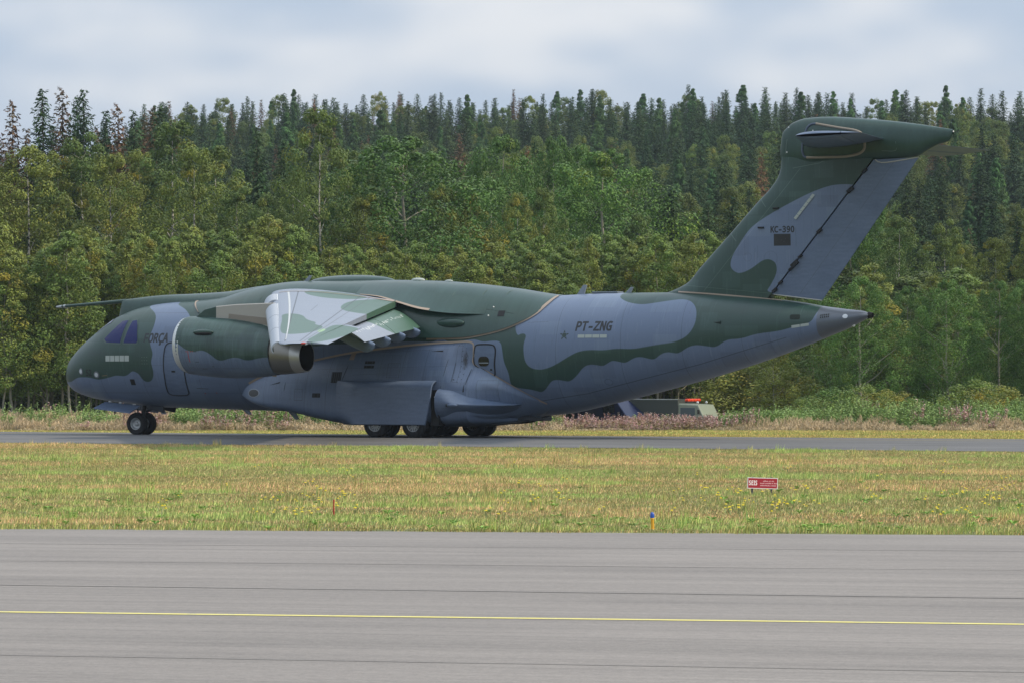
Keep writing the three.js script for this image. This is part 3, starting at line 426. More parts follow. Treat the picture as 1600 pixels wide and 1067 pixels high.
  part('pod_front', M((() => { const sh = new THREE.Shape(); sh.moveTo(1.5, 0.42); const [t, b, w] = podAt(17.16), r = 1.25; for (let i = 0; i <= 12; i++) { const q = 1 - i / 12; sh.lineTo(w * 0.4 + w * 0.6 * (1 - q ** 2.6) ** (1 / 2.6), lerp(r, b, q)); } for (let i = 1; i <= 12; i++) { const q = i / 12; sh.lineTo(2.45 + (w - 2.45) * (1 - q ** 2.2) ** (1 / 2.2), lerp(r, t, q)); } sh.lineTo(1.5, t); const g = new THREE.ShapeGeometry(sh); g.rotateY(-Math.PI / 2); g.translate(17.161, 0, 0); return g; })()), greyPaint, pd);
  part('drain_scoop', M((() => { const s = new THREE.SphereGeometry(1, 16, 10); s.scale(0.22, 0.06, 0.07); s.translate(17.85, 1.14, 2.9); return s; })()), greyPaint, pd);
  part('scoop_mouth', M((() => { const s = new THREE.CylinderGeometry(0.045, 0.045, 0.03, 12); s.rotateZ(Math.PI / 2); s.translate(17.66, 1.14, 2.93); return s; })()), blackMat, pd);
}
// paratroop door on the port side
{
  const pts = [[18.25, 3.12], [18.28, 3.2], [18.36, 3.24], [18.9, 3.24], [19.0, 3.2], [19.06, 3.08], [19.03, 2.6], [18.99, 2.17], [18.6, 2.38], [18.25, 2.56]];
  const d = part('paratroop_door', patch(pts, 0.01), greyPaint, plane);
  part('door_seal', line(pts, 0.024, bodyZ, 0.012, true, 120), rubber, d);
  part('door_window', patch(roundRect(18.4, 2.5, 18.82, 2.84, 0.14), 0.016), std(0x0a0c10, 0.08), d);
  part('window_shelf', patch(rectPts(18.42, 2.6, 18.8, 2.63), 0.019), std(0x7f8890, 0.5), d);
  part('door_placard', patch(rectPts(18.85, 2.35, 18.93, 2.41), 0.016), blackMat, d);
}
// rear ramp hinge fairing under the belly
part('ramp_fairing', box(1.9, 0.2, 1.7, 18.9, 0.66, 0, 0, 0, 0.03, 0.05), std(0x2e353d, 0.7), plane);

// ---- landing gear
function wheel(name, x, y, z, r, w, side, spokes) {
  const t = new THREE.Group(); t.name = name; t.position.set(x, y, z); plane.add(t);
  const prof = [[r * 0.52, -w * 0.42], [r * 0.6, -w * 0.48], [r * 0.8, -w * 0.5], [r * 0.93, -w * 0.43], [r * 0.985, -w * 0.3]];
  for (const k of [-0.2, -0.07, 0.07, 0.2]) prof.push([r, w * (k - 0.045)], [r, w * (k + 0.03)], [r * 0.975, w * (k + 0.045)], [r * 0.975, w * (k + 0.06)]);
  prof.push([r * 0.985, w * 0.3], [r * 0.93, w * 0.43], [r * 0.8, w * 0.5], [r * 0.6, w * 0.48], [r * 0.52, w * 0.42]);
  const ty = new THREE.LatheGeometry(prof.map(p => new THREE.Vector2(...p)), 48); ty.rotateX(Math.PI / 2); part('tyre', ty, rubber, t);
  const ri = [new THREE.LatheGeometry([[0.001, w * 0.28], [r * 0.16, w * 0.28], [r * 0.19, w * 0.2], [r * 0.18, w * 0.02], [r * 0.43, w * 0.02], [r * 0.46, w * 0.36], [r * 0.53, w * 0.43], [r * 0.54, w * 0.36], [r * 0.5, 0], [r * 0.5, -w * 0.4]].map(p => new THREE.Vector2(...p)), 40)];
  ri[0].rotateX(Math.PI / 2); if (spokes) { const shadeRing = new THREE.RingGeometry(r * 0.17, r * 0.45, 32); shadeRing.translate(0, 0, w * 0.1); part('hole_shade_ring', shadeRing, blackMat, t); }  // black ring: the dark of the holes between the spokes, as colour
  for (let i = 0; i < spokes; i++) { const a = i / spokes * 2 * Math.PI; ri.push(box(r * 0.28, r * 0.07, w * 0.14, 0, 0, 0).translate(r * 0.32, 0, w * 0.24).rotateZ(a)); }
  for (let i = 0; i < 8; i++) { const a = i / 8 * 2 * Math.PI; const c = new THREE.CylinderGeometry(r * 0.03, r * 0.03, 0.02, 6); c.rotateX(Math.PI / 2); c.translate(Math.cos(a) * r * 0.12, Math.sin(a) * r * 0.12, w * 0.29); ri.push(c); }
  const rm = merge(ri); part('rim', rm, std(0xa9acad, 0.4, 0.55), t);
  if (side < 0) t.rotation.y = Math.PI;
}
for (const s of [1, -1]) { for (const x of [14.67, 16.21]) { wheel('main_wheel', x, 0.455, s * 2.58, 0.465, 0.36, s, 14); wheel('main_wheel', x, 0.455, s * 1.8, 0.465, 0.36, -s, 14); part('main_strut', merge([rod([x, 0.46, s * 1.6], [x, 0.46, s * 2.5], 0.09), rod([x, 0.46, s * 2.18], [x + 0.1, 1.6, s * 1.9], 0.11)]), strutMat, plane); } wheel('nose_wheel', 3.19, 0.405, s * 0.3, 0.415, 0.27, s, 0); }
part('nose_strut', merge([rod([3.19, 0.41, -0.35], [3.19, 0.41, 0.35], 0.06), rod([3.19, 0.41, 0], [3.36, 1.25, 0], 0.085), rod([3.4, 0.85, 0], [4.3, 1.2, 0], 0.05), rod([3.1, 0.6, 0.1], [3.08, 0.95, 0.1], 0.03)]), darkMetal, plane);
for (const s of [1, -1]) { // forward nose gear doors, hinged outwards
  const q = [[2.0, 1.22, 0.62], [3.52, 1.08, 0.62], [3.3, 0.83, 0.98], [1.72, 1.0, 0.98]].map(p => [p[0], p[1], p[2] * s]);
  const plate = o => gridGeo(8, 4, (u, v) => [0, 1, 2].map(k => lerp(lerp(q[0][k], q[1][k], u), lerp(q[3][k], q[2][k], u), v) + (k === 1 ? -o : 0)), p => [p.x / 4, p.z / 4], false, s * (o ? -1 : 1) < 0);
  const edge = (a, b) => gridGeo(4, 1, (u, v) => [0, 1, 2].map(k => lerp(q[a][k], q[b][k], u) - (k === 1 ? 0.045 * v : 0)), null);
  const d = part('nose_gear_door', merge([plate(0), plate(0.045), edge(3, 2), edge(0, 3), edge(2, 1)]), greyPaint, plane);
  for (const k of [0.15, 0.45, 0.85]) part('door_hinge', box(0.14, 0.05, 0.07, lerp(q[0][0], q[1][0], k), lerp(q[0][1], q[1][1], k) + 0.02, q[0][2] + 0.02 * s, 0, 0, 0, 0.015), std(0xa8acae, 0.4, 0.4), d);
  part('nose_gear_rear_door', box(0.75, 0.24, 0.03, 4.05, 1.0, s * 0.42, 0.25 * s, 0, -0.2, 0.01), std(0x2a3038, 0.6), plane);
}
// ---- wings
const leX = z => 10 + 0.62 * (z - 2), leY = z => 5.0 - 0.12 * (z - 2), boxX = z => 15.1 + 0.3556 * (z - 2), boxY = z => 4.66 - 0.097 * (z - 2);
const thick = z => lerp(0.84, 0.24, clamp((z - 2) / 15.5)) * (z < 2 ? 1 : 1);
const foil = c => 1.35 * (0.2969 * Math.sqrt(c) * 1.15 - 0.126 * c - 0.3516 * c * c + 0.2843 * c ** 3 - 0.0836 * c ** 4) * 1.4; // upper bump, about 0.1 x ... at mid chord
const upY = (z, c) => lerp(leY(z), boxY(z), c) + thick(z) * (foil(c) * 1.75) * 0.78;
const loY = (z, c) => lerp(leY(z), boxY(z), c) - thick(z) * (foil(c) * 1.75) * 0.42 - 0.02;
const wingPt = (z, c, up) => [lerp(leX(z), boxX(z), c), up ? upY(z, c) : loY(z, c), z];
const WING_X0 = 9, WING_X1 = 22.5, WING_Z1 = 17.8;
const wingTex = canvasTex(canvas(1536, 2048, (ctx, W, H) => {
  const P = (x, z) => [(x - WING_X0) / (WING_X1 - WING_X0) * W, (1 - z / WING_Z1) * H], s = H / WING_Z1;
  ctx.fillStyle = '#7b8390'; ctx.fillRect(0, 0, W, H); ctx.fillStyle = '#3c5a49';
  const C = (z, c) => P(lerp(leX(z), boxX(z), c), z);
  const blob = pts => smoothPoly(ctx, pts, (z, c) => C(z, c));
  blob([[1.6, 0.25], [3.3, 0.3], [4.0, 0.5], [3.2, 0.75], [1.6, 0.8]]);
  blob([[9.3, 0.08], [11, 0.1], [13.5, 0.06], [15.3, 0.1], [15.6, 0.4], [14.6, 0.75], [12.6, 0.82], [12.3, 0.6], [11.6, 0.62], [11.2, 0.45], [9.6, 0.35]]);
  blob([[3.6, 0.72], [5.2, 0.66], [7.2, 0.7], [7.6, 0.95], [7, 1.2], [5, 1.3], [3, 1.2], [2, 1.15], [2, 0.9]]);
  blob([[11.5, 0.9], [13, 0.86], [15, 0.9], [17.2, 0.88], [17.4, 1.4], [11.4, 1.35]]);
  ctx.fillStyle = '#3c5a49'; blob([[1.8, 1.02], [6.3, 1.0], [6.2, 1.5], [1.8, 1.5]]);
  ctx.fillStyle = '#86a878'; blob([[13.3, 0.8], [14.4, 0.8], [14.4, 0.9], [13.3, 0.9]]);
  const ln = (a, w, col) => { ctx.strokeStyle = col; ctx.lineWidth = w; ctx.beginPath(); a.forEach((p, i) => { const q = C(...p); i ? ctx.lineTo(...q) : ctx.moveTo(...q); }); ctx.stroke(); };
  ln([[2, 0.22], [17.3, 0.22]], 4, 'rgba(20,24,28,0.7)'); ln([[2, 0.72], [17.3, 0.74]], 4, 'rgba(20,24,28,0.7)'); ln([[2, 0.8], [17.2, 0.86]], 3, 'rgba(40,40,36,0.6)');
  for (const z of [4.4, 6.8, 9.2, 11.2]) ln([[z, 0.8], [z, 1.0]], 3, 'rgba(20,24,28,0.6)'); for (const z of [5.2, 8.6, 13.0]) ln([[z, 0.22], [z, 0.72]], 2, 'rgba(20,24,28,0.25)');
  ln([[6.3, 0.45], [8.3, 0.42]], 3, 'rgba(30,34,38,0.5)');
  ctx.fillStyle = '#d7d9d6'; for (let z = 2.7; z < 10.4; z += 0.22 + 0.2 * rr()) { const q = C(z, 1.06 + 0.03 * rr()); ctx.fillRect(q[0], q[1], 4 + 10 * rr(), 5 + 9 * rr()); }
  for (let i = 0; i < 1400; i++) { ctx.fillStyle = rr() < 0.5 ? `rgba(30,34,38,${0.02 + 0.05 * rr()})` : `rgba(210,216,220,${0.02 + 0.05 * rr()})`; ctx.fillRect(rr() * W, rr() * H, (0.2 + rr()) * s, (0.01 + 0.05 * rr()) * s); }
}));
const wingMat = new THREE.MeshPhysicalMaterial({ map: wingTex, roughness: 0.38, specularIntensity: 1 });
const wuv = p => [(p.x - WING_X0) / (WING_X1 - WING_X0), Math.abs(p.z) / WING_Z1];
const stationZ = [0, 1, 2, 3.5, 5.2, 7, 9, 11, 13, 15, 16.5, 17.2, 17.45, 17.6];
const wingGeo = (() => {
  const N = stationZ.length - 1, cs = Array.from({ length: 20 }, (_, i) => (i / 19) ** 1.8);
  const ring = [...cs.slice().reverse().map(c => [c, true]), ...cs.slice(1).map(c => [c, false])];
  return gridGeo(N, ring.length - 1, (u, v) => { const z = stationZ[Math.round(u * N)], [c, up] = ring[Math.round(v * (ring.length - 1))]; const tip = z > 17.2 ? Math.sqrt(Math.max(0, 1 - ((z - 17.2) / 0.42) ** 2)) : 1; const m = lerp(leY(z), boxY(z), c), p = wingPt(z, c, up); return [p[0] + (1 - tip) * 0.35 * (1 - c), m + (p[1] - m) * tip, z]; }, wuv, false, false);
})();
const wingTE = gridGeo(stationZ.length - 1, 1, (u, v) => { const z = stationZ[Math.round(u * (stationZ.length - 1))]; return [boxX(z), v ? upY(z, 1) : loY(z, 1), z]; }, wuv);
for (const far of [false, true]) {
  const M = g => far ? mirrorZ(g) : g;
  const w = part('wing', M(merge([wingGeo, wingTE])), wingMat, plane);
  part('sealant_strip', M(gridGeo(60, 2, (u, v) => { const c = lerp(0.06, 1.0, u), z = 2.12 + 0.1 * v + 0.25 * smooth(0.75, 1, u) * v; const p = wingPt(z, c, true); return [p[0], p[1] + 0.012, p[2]]; }, null, false, true)), tanMat, w);
  part('leading_edge_strip', M(gridGeo(60, 3, (u, v) => { const z = lerp(2.3, 17.0, u), c = lerp(0.13, 0.147, v) * (1 + 0.7 * u), p = wingPt(z, c, true); return [p[0], p[1] + 0.006, p[2]]; }, null, false, true)), std(0xb4b8b8, 0.5), w);
  part('wing_tip_lamp', M((() => { const s = new THREE.SphereGeometry(1, 12, 8); s.scale(0.1, 0.035, 0.04); s.translate(boxX(17.45) - 0.05, boxY(17.45), 17.56); return s; })()), std(far ? 0x1c8a4a : 0xc0392b, 0.2), w);
  // slats, run out and drooped
  for (const [z0, z1] of [[2.5, 4.55], [5.75, 9.4], [9.48, 13.2], [13.28, 17.15]]) {
    const prof = [[0.42, 0.20], [0.25, 0.225], [0.08, 0.17], [-0.06, 0.04], [-0.10, -0.08], [-0.06, -0.2], [0.02, -0.28]];
    const k = z => lerp(1.15, 0.72, (z - 2) / 15.5), curve = new THREE.CatmullRomCurve3(prof.map(p => V3(p[0], p[1], 0)));
    const sh = (o) => gridGeo(10, 18, (u, v) => { const z = lerp(z0, z1, u), q = curve.getPoint(v), t = curve.getTangent(v); return [leX(z) - 0.2 + (q.x + t.y * o) * k(z), leY(z) - 0.12 + (q.y - t.x * o) * k(z), z]; }, p => [p.x / 4, p.z / 4], false, o === 0);
    const cap = z => gridGeo(18, 1, (u, v) => { const q = curve.getPoint(u), t = curve.getTangent(u), o = -0.07 * v * Math.sin(Math.PI * clamp(u, 0.05, 0.95)) ** 0.5; return [leX(z) - 0.2 + (q.x + t.y * o) * k(z), leY(z) - 0.12 + (q.y - t.x * o) * k(z), z]; }, null);
    part('slat', M(merge([sh(0), sh(-0.05), cap(z0), cap(z1)])), lightGrey, plane);
    part('slat_edge', M(gridGeo(10, 1, (u, v) => { const z = lerp(z0, z1, u); return [leX(z) - 0.2 + lerp(0.36, 0.425, v) * k(z), leY(z) - 0.12 + lerp(0.222, 0.21, v) * k(z), z]; }, null, false, true)), std(0xd6d8d6, 0.5), w);
    for (const z of [lerp(z0, z1, 0.25), lerp(z0, z1, 0.75)]) part('slat_track', M(box(0.3, 0.06, 0.05, leX(z) + 0.05, leY(z) - 0.03, z)), darkMetal, w);
  }
  // flaps: inner and outer, lowered behind the spoilers
  const flapPt = (z, c, up) => { const X0 = boxX(z) - 0.08, ch = lerp(1.28, 0.86, (z - 2.3) / 8.8), drop = lerp(0.50, 0.42, (z - 2.3) / 8.8), y0 = boxY(z) - 0.17; const t = 0.17 * (Math.sqrt(c) * 1.5 - 1.5 * c) * (up ? 0.75 : -0.45); return [X0 + ch * c * Math.cos(drop * 1.0), y0 + t - ch * Math.sin(drop) * (c * 0.55 + 0.45 * c * c), z]; };
  for (const [z0, z1] of [[2.25, 6.28], [6.32, 11.05]]) {
    const ring = [...Array.from({ length: 12 }, (_, i) => [1 - i / 11, true]), ...Array.from({ length: 11 }, (_, i) => [(i + 1) / 11, false])];
    const g = gridGeo(12, ring.length - 1, (u, v) => { const [c, up] = ring[Math.round(v * (ring.length - 1))]; return flapPt(lerp(z0, z1, u), c * c * 0.5 + c * 0.5, up); }, wuv);
    const endc = z => gridGeo(11, 1, (u, v) => flapPt(z, u, v > 0.5), wuv);
    part('flap', M(merge([g, endc(z0), endc(z1)])), wingMat, plane);
  }
  // aileron
  { const ap = (z, c, up) => { const X0 = boxX(z) - 0.02, X1 = 18.9 + 0.377 * (z - 11); return [lerp(X0, X1, c), boxY(z) + 0.01 + (up ? 1 : -1) * lerp(thick(z) * 0.09 + 0.015, 0.006, c) - 0.06 * c, z]; };
    const ring = [[1, true], [0.5, true], [0, true], [0, false], [0.5, false], [1, false], [1, true]];
    part('aileron', M(merge([gridGeo(10, 6, (u, v) => { const [c, up] = ring[Math.round(v * 6)]; return ap(lerp(11.12, 17.3, u), c, up); }, wuv), gridGeo(2, 1, (u, v) => ap(11.12, u, v > 0.5), wuv), gridGeo(2, 1, (u, v) => ap(17.3, u, v > 0.5), wuv)])), wingMat, plane); }
  // flap track canoes
  for (const z of [3.2, 5.6, 7.9, 10.3]) {
    const x1 = boxX(z) + lerp(1.25, 0.95, (z - 3) / 7.3), L = lerp(2.6, 2.1, (z - 3) / 7.3), y1 = boxY(z) - lerp(0.86, 0.68, (z - 3) / 7.3);
    const hT = table([[0, 0], [0.15, 0.1], [0.5, 0.16], [0.85, 0.13], [0.97, 0.08], [1, 0.02]]), hB = table([[0, 0], [0.2, 0.16], [0.55, 0.3], [0.8, 0.3], [0.94, 0.2], [1, 0.05]]);
    const g = gridGeo(28, 16, (u, v) => { const a = v * 2 * Math.PI, s = Math.sin(a), X = x1 - L * (1 - u), ym = lerp(boxY(z) - 0.22, y1, smooth(0.2, 1, u)); return [X, ym + (s > 0 ? hT(u) : hB(u)) * s, z + 0.1 * Math.min(1, hB(u) / 0.22 + 0.05) * Math.cos(a)]; }, p => [p.x / 4, p.y / 4], true, false);
    part('flap_track_fairing', M(g), greyPaint, plane);
  }
}
// ---- engines on pylons
const nacSkin = skinTexture(1024, 8.2, 13.0, 1.9, 4.4, GREEN, (ctx, px, s) => { ctx.fillStyle = GREY; smoothPoly(ctx, CAMO.nacelle, px); seam(ctx, px, [[8.98, 1.9], [8.95, 3.2], [8.98, 4.4]], 2, 'rgba(20,26,26,0.4)'); seam(ctx, px, [[10.36, 1.9], [10.34, 3.2], [10.36, 4.4]], 2, 'rgba(20,26,26,0.5)'); seam(ctx, px, [[8.98, 2.45], [12.4, 2.4]], 1.5, 'rgba(20,26,26,0.35)'); },
  (ctx, px, s) => { ctx.fillStyle = '#a03028'; let q = px(9.11, 3.04); ctx.fillRect(q[0], q[1], 6, 0.4 * s); for (const x of [9.03, 9.22, 9.3]) { q = px(x, 3.03); ctx.fillRect(q[0], q[1], 8, 7); } ctx.fillStyle = 'rgba(20,24,28,0.5)'; for (const [x, y, w] of [[9.35, 3.02, 0.12], [9.36, 2.66, 0.16], [9.55, 2.42, 0.22], [10.0, 2.5, 0.08]]) { q = px(x, y); ctx.fillRect(q[0], q[1], w * s, 5); } });
const nac = table([[8.5, 3.25, .965], [8.62, 3.245, 1.0], [9.0, 3.22, 1.03], [9.6, 3.17, 1.05], [10.3, 3.13, 1.045], [11.0, 3.09, 1.0], [11.6, 3.05, .925], [12.25, 3.0, .80]]);
const coreT = table([[12.0, 2.98, .76], [12.3, 2.96, .745], [12.8, 2.9, .66], [13.36, 2.83, .525]]);
const ringOf = (at, X, a, zc, k = 1) => { const [y, r] = at(X); return [X, y + r * k * Math.sin(a), zc + r * k * Math.cos(a)]; };
for (const side of [1, -1]) {
  const zc = 5.2 * side, far = side < 0, eng = new THREE.Group(); eng.name = 'engine'; plane.add(eng);
  const nh = f => gridGeo(40, 40, (u, v) => { const a = lerp(-Math.PI / 2, Math.PI / 2, v); const p = ringOf(nac, lerp(8.5, 12.25, u), a, 0); return [p[0], p[1], zc + (f ? -1 : 1) * p[2]]; }, nacSkin.uv(f !== far ? true : far), false, f);
  part('nacelle', merge([nh(false), nh(true)]), skinMat(nacSkin.t), eng);
  const lipP = [[8.7, 1.012], [8.56, .988], [8.46, .955], [8.40, .905], [8.41, .86], [8.48, .82], [8.62, .79]];
  part('intake_lip', gridGeo(6, 48, (u, v) => { const [X, r] = lipP[Math.round(u * 6)], a = v * 2 * Math.PI; return [X, 3.25 - 0.02 * clamp((X - 8.5) / 0.2) + r * Math.sin(a), zc + r * Math.cos(a)]; }, null, true, true), std(0xc2c4c2, 0.35, 0.55), eng);
  part('intake_duct', gridGeo(6, 40, (u, v) => { const a = v * 2 * Math.PI; return [lerp(8.62, 9.5, u), 3.24 + 0.79 * Math.sin(a), zc + 0.79 * Math.cos(a)]; }, null, true), std(0x70757a, 0.5), eng);
  const bl = []; for (let i = 0; i < 22; i++) { const b = box(0.02, 0.6, 0.2, 0, 0.48, 0); b.rotateY(0.7); b.rotateX(i / 22 * 2 * Math.PI); b.translate(9.35, 3.24, zc); bl.push(b); }
  bl.push((() => { const c = new THREE.ConeGeometry(0.25, 0.5, 20); c.rotateZ(Math.PI / 2); c.translate(9.2, 3.24, zc); return c; })()); part('fan', merge(bl), darkMetal, eng);
  part('core_nozzle', merge([gridGeo(14, 48, (u, v) => ringOf(coreT, lerp(12.0, 13.0, u), v * 2 * Math.PI, zc), null, true, true)]), std(0x85827c, 0.36, 0.8), eng);
  part('nozzle_ring', merge([gridGeo(6, 48, (u, v) => ringOf(coreT, lerp(13.0, 13.36, u), v * 2 * Math.PI, zc, 1.012), null, true, true), gridGeo(1, 48, (u, v) => ringOf(coreT, 13.36, v * 2 * Math.PI, zc, lerp(1.012, 0.95, u)), null, true, true)]), std(0xb3b2ae, 0.36, 0.7), eng);
  part('nozzle_liner', merge([gridGeo(6, 40, (u, v) => { const a = v * 2 * Math.PI; return [lerp(13.355, 12.45, u), 2.83 + 0.12 * u + lerp(0.5, 0.56, u) * Math.sin(a), zc + lerp(0.5, 0.56, u) * Math.cos(a)]; }, null, true), (() => { const c = new THREE.CircleGeometry(0.58, 32); c.rotateY(Math.PI / 2); c.translate(12.46, 2.94, zc); return c; })()]), std(0x0c0b0b, 0.85), eng);
  part('fan_duct_wall', (() => { const c = new THREE.RingGeometry(0.7, 0.81, 40); c.rotateY(Math.PI / 2); c.translate(12.2, 3.0, zc); return c; })(), std(0x1a1b1d, 0.8), eng);
  part('scoop', (() => { const s = new THREE.SphereGeometry(1, 16, 10); s.scale(0.42, 0.09, 0.1); s.rotateX(-0.45 * side); s.translate(9.7, 3.68, zc + side * 0.93); return s; })(), greenPaint, eng);
  part('scoop_mouth', (() => { const s = new THREE.SphereGeometry(1, 16, 8); s.scale(0.36, 0.045, 0.08); s.rotateX(-0.45 * side); s.translate(9.72, 3.62, zc + side * 0.975); return s; })(), blackMat, eng);
  part('drain_mast', box(0.16, 0.12, 0.04, 12.05, 2.2, zc, 0, 0, 0, 0.01), std(0x94826e, 0.7), eng);
  const slab = (pts, w) => { const g = new THREE.ExtrudeGeometry(new THREE.Shape(pts.map(p => new THREE.Vector2(...p))), { depth: w, bevelEnabled: true, bevelSize: 0.035, bevelThickness: 0.06, bevelSegments: 3 }); g.translate(0, 0, zc - w / 2); return g; };
  const py = part('pylon', slab([[9.8, 4.1], [9.8, 4.56], [10.6, 4.62], [12.1, 4.66], [13.4, 4.55], [13.6, 4.3], [12.9, 3.75], [12.0, 3.72], [10.8, 4.0]], 0.3), std(0x9a968e, 0.5), eng);
  part('pylon_nose', slab([[8.92, 4.2], [9.3, 4.46], [9.76, 4.56], [9.76, 4.1]], 0.26), greenPaint, py);
  part('pylon_panel', box(2.1, 0.24, 0.45, 11.35, 4.1, zc, 0, 0, -0.1, 0.01), std(0x7d756b, 0.6), py);
}
// ---- fin, rudder, bullet and tailplane
const finLE = table([[4.55, 24.2], [4.98, 24.6], [5.05, 24.85], [5.37, 25.55], [5.84, 25.99], [7.15, 27.28], [8.03, 28.13], [8.59, 28.70], [8.98, 28.97], [9.37, 29.06], [10.1, 29.06]]);
const hinge = Y => 28.89 + (Y - 5.02) * 0.826;
const finHalf = Y => 0.34 - 0.012 * (Y - 4.6);
const finSkin = skinTexture(1536, 24, 35.5, 4.4, 11.1, GREEN, (ctx, px, s) => {
  ctx.fillStyle = GREY; smoothPoly(ctx, CAMO.fin, px);
  seam(ctx, px, [[26.3, 5.05], [29.9, 9.2]], 1.5, 'rgba(170,178,170,0.35)'); seam(ctx, px, [[25.2, 5.3], [28.8, 4.95]], 1.2, 'rgba(160,170,160,0.35)'); seam(ctx, px, [[29.6, 9.2], [30.6, 9.35], [31.5, 9.75]], 2, 'rgba(150,160,150,0.4)'); seam(ctx, px, [[29.5, 10.6], [29.4, 9.4]], 1.5, 'rgba(170,178,170,0.3)');
  seam(ctx, px, [[27.2, 7.05], [27.5, 6.75]], 2, 'rgba(180,186,180,0.35)'); seam(ctx, px, [[28.3, 8.25], [28.6, 7.9]], 2, 'rgba(180,186,180,0.35)'); ctx.strokeStyle = 'rgba(40,46,54,0.35)'; ctx.lineWidth = 1.2; for (const [x, y, r] of [[27.95, 6.2, 0.14], [28.8, 6.15, 0.24], [28.5, 5.7, 0.2], [29.75, 8.4, 0.2]]) { const q = px(x, y); ctx.beginPath(); ctx.arc(q[0], q[1], r * s, 0, 7); ctx.stroke(); }
}, (ctx, px, s) => {
  words(ctx, px, s, 'KC-390', 28.78, 7.03, 0.19, 0.9, 0);
  ctx.fillStyle = '#16191d'; const a = px(28.92, 6.97); ctx.fillRect(a[0], a[1], 0.61 * s, 0.4 * s); ctx.fillStyle = 'rgba(120,128,138,0.7)'; for (const [x, y] of [[29.2, 6.77], [29.28, 6.72], [29.33, 6.81]]) { const q = px(x, y); ctx.fillRect(q[0], q[1], 2, 2); }
});
{
  const finPt = (Y, c, s) => { const a = finLE(Y), b = hinge(Y) - 0.05, t = finHalf(Y) * (c < 0.35 ? Math.sqrt(1 - (1 - c / 0.35) ** 2) : 1 - 0.3 * ((c - 0.35) / 0.65) ** 2); return [lerp(a, b, c), Y, s * t]; };
  const g = s => gridGeo(60, 30, (u, v) => finPt(lerp(4.55, 9.75, u), v * v * 0.5 + v * 0.5, s), finSkin.uv(s < 0), false, s > 0);
  const back = gridGeo(30, 2, (u, v) => { const Y = lerp(4.55, 9.75, u), p = finPt(Y, 1, 1); return [p[0], Y, p[2] * (1 - v * 2 * 0.5 * 2)]; }, finSkin.uv(true));
  const fin = part('tail_fin', merge([g(1), g(-1), back]), skinMat(finSkin.t), plane);
  const root = []; for (let X = 25.2; X <= 29.1; X += 0.3) root.push(X);
  part('sealant_strip', gridGeo(30, 1, (u, v) => { const X = lerp(25.3, 29.2, u), Y = 5.02 - 0.1 * u * u - 0.24 * u + 0.05 * v; return [X, Y, Math.max(finPt(Y, clamp((X - finLE(Y)) / (hinge(Y) - finLE(Y))), 1)[2], 0.1) + 0.02]; }, null, false, true), tanMat, fin); void root;
  for (const [x, y] of [[29.0, 7.85], [28.45, 7.2]]) part('aerial_stub', box(0.22, 0.05, 0.1, x, y, 0.32, 0, 0, 0, 0.01), blackMat, fin);
  for (let i = 0; i < 6; i++) { const t = i / 6, b = gridGeo(2, 1, (u, v) => { const k = t + (u * 0.92) / 6, X = lerp(29.66, 30.36, k) + v * 0.09, Y = lerp(7.5, 8.33, k) - v * 0.05; return [X, Y, finHalf(Y) + 0.01]; }, null, false, true); part('formation_strip', b, wornWhite, fin); }
  // rudder
  const rp = (t, c, s) => { const Yl = lerp(4.92, 9.42, t), Yt = lerp(4.70, 9.47, t), x0 = hinge(Yl) + 0.04, x1 = lerp(30.58, 34.1, t), kink = c < 0.12 && t < 0.05 ? 0 : 0; return [lerp(x0, x1, c), lerp(Yl, Yt, c) + kink, s * lerp(finHalf(Yl) * 0.68, 0.012, c)]; };
  const rs = s => gridGeo(30, 14, (u, v) => rp(u, v, s), finSkin.uv(s < 0), false, s > 0);
  const rNose = gridGeo(30, 8, (u, v) => { const p = rp(u, 0, 1), a = lerp(Math.PI / 2, Math.PI * 1.5, v); return [p[0] + 0.07 * Math.cos(a), p[1], p[2] * Math.sin(a)]; }, null, false, true);
  const rEnd = t => gridGeo(10, 1, (u, v) => rp(t, u, v ? 1 : -1), null);
  const rud = part('rudder', merge([rs(1), rs(-1), rNose, rEnd(0), rEnd(1)]), greyPaint, plane);
  const uvr = rud.geometry.attributes.uv, pr = rud.geometry.attributes.position; for (let i = 0; i < pr.count; i++) uvr.setXY(i, pr.getX(i) / 4, pr.getY(i) / 4);
  part('rudder_seam', gridGeo(2, 1, (u, v) => { const p = rp(lerp(0.02, 0.98, u), 0.5 + 0.006 * v, 1); return [p[0], p[1], p[2] + 0.004]; }, null, false, true), std(0x4a525c, 0.7), rud);
  part('rudder_edge', merge([tube([rp(0, 0.02, 1), rp(0, 0.5, 1), rp(0, 1, 1)], 0.02), tube([rp(1, 0.02, 1), rp(1, 0.12, 1), rp(1, 1, 1)].map((p, i) => [p[0], p[1] - (i === 1 ? 0.1 : 0), p[2]]), 0.02)]), std(0xa5a49c, 0.6), rud);
  for (const [Y, k] of [[9.05, 1], [8.42, 1.3], [7.05, 1], [6.2, 0.8], [5.95, 1.5], [5.78, 0.8], [5.32, 0.8], [5.06, 1]]) part('rudder_hinge', box(0.2 * k, 0.09 * k, 0.12, hinge(Y) + 0.02, Y, finHalf(Y) * 0.85, 0, 0, 0.7, 0.01), blackMat, rud);
  // bullet fairing
  const bT = table([[29.05, 9.95], [29.14, 10.44], [29.3, 10.6], [29.49, 10.75], [30.0, 10.9], [30.66, 10.93], [32.32, 10.81], [34.0, 10.6], [35.33, 10.37]]), bB = table([[29.05, 9.5], [29.4, 9.25], [30, 9.2], [31.5, 9.36], [32.6, 9.42], [34.05, 9.5], [34.4, 9.68], [34.79, 9.87], [35.2, 10.0], [35.33, 10.2]]), bW = table([[29.05, .05], [29.2, .15], [29.6, .26], [30.5, .41], [32, .43], [33.5, .33], [34.6, .2], [35.33, .06]]);
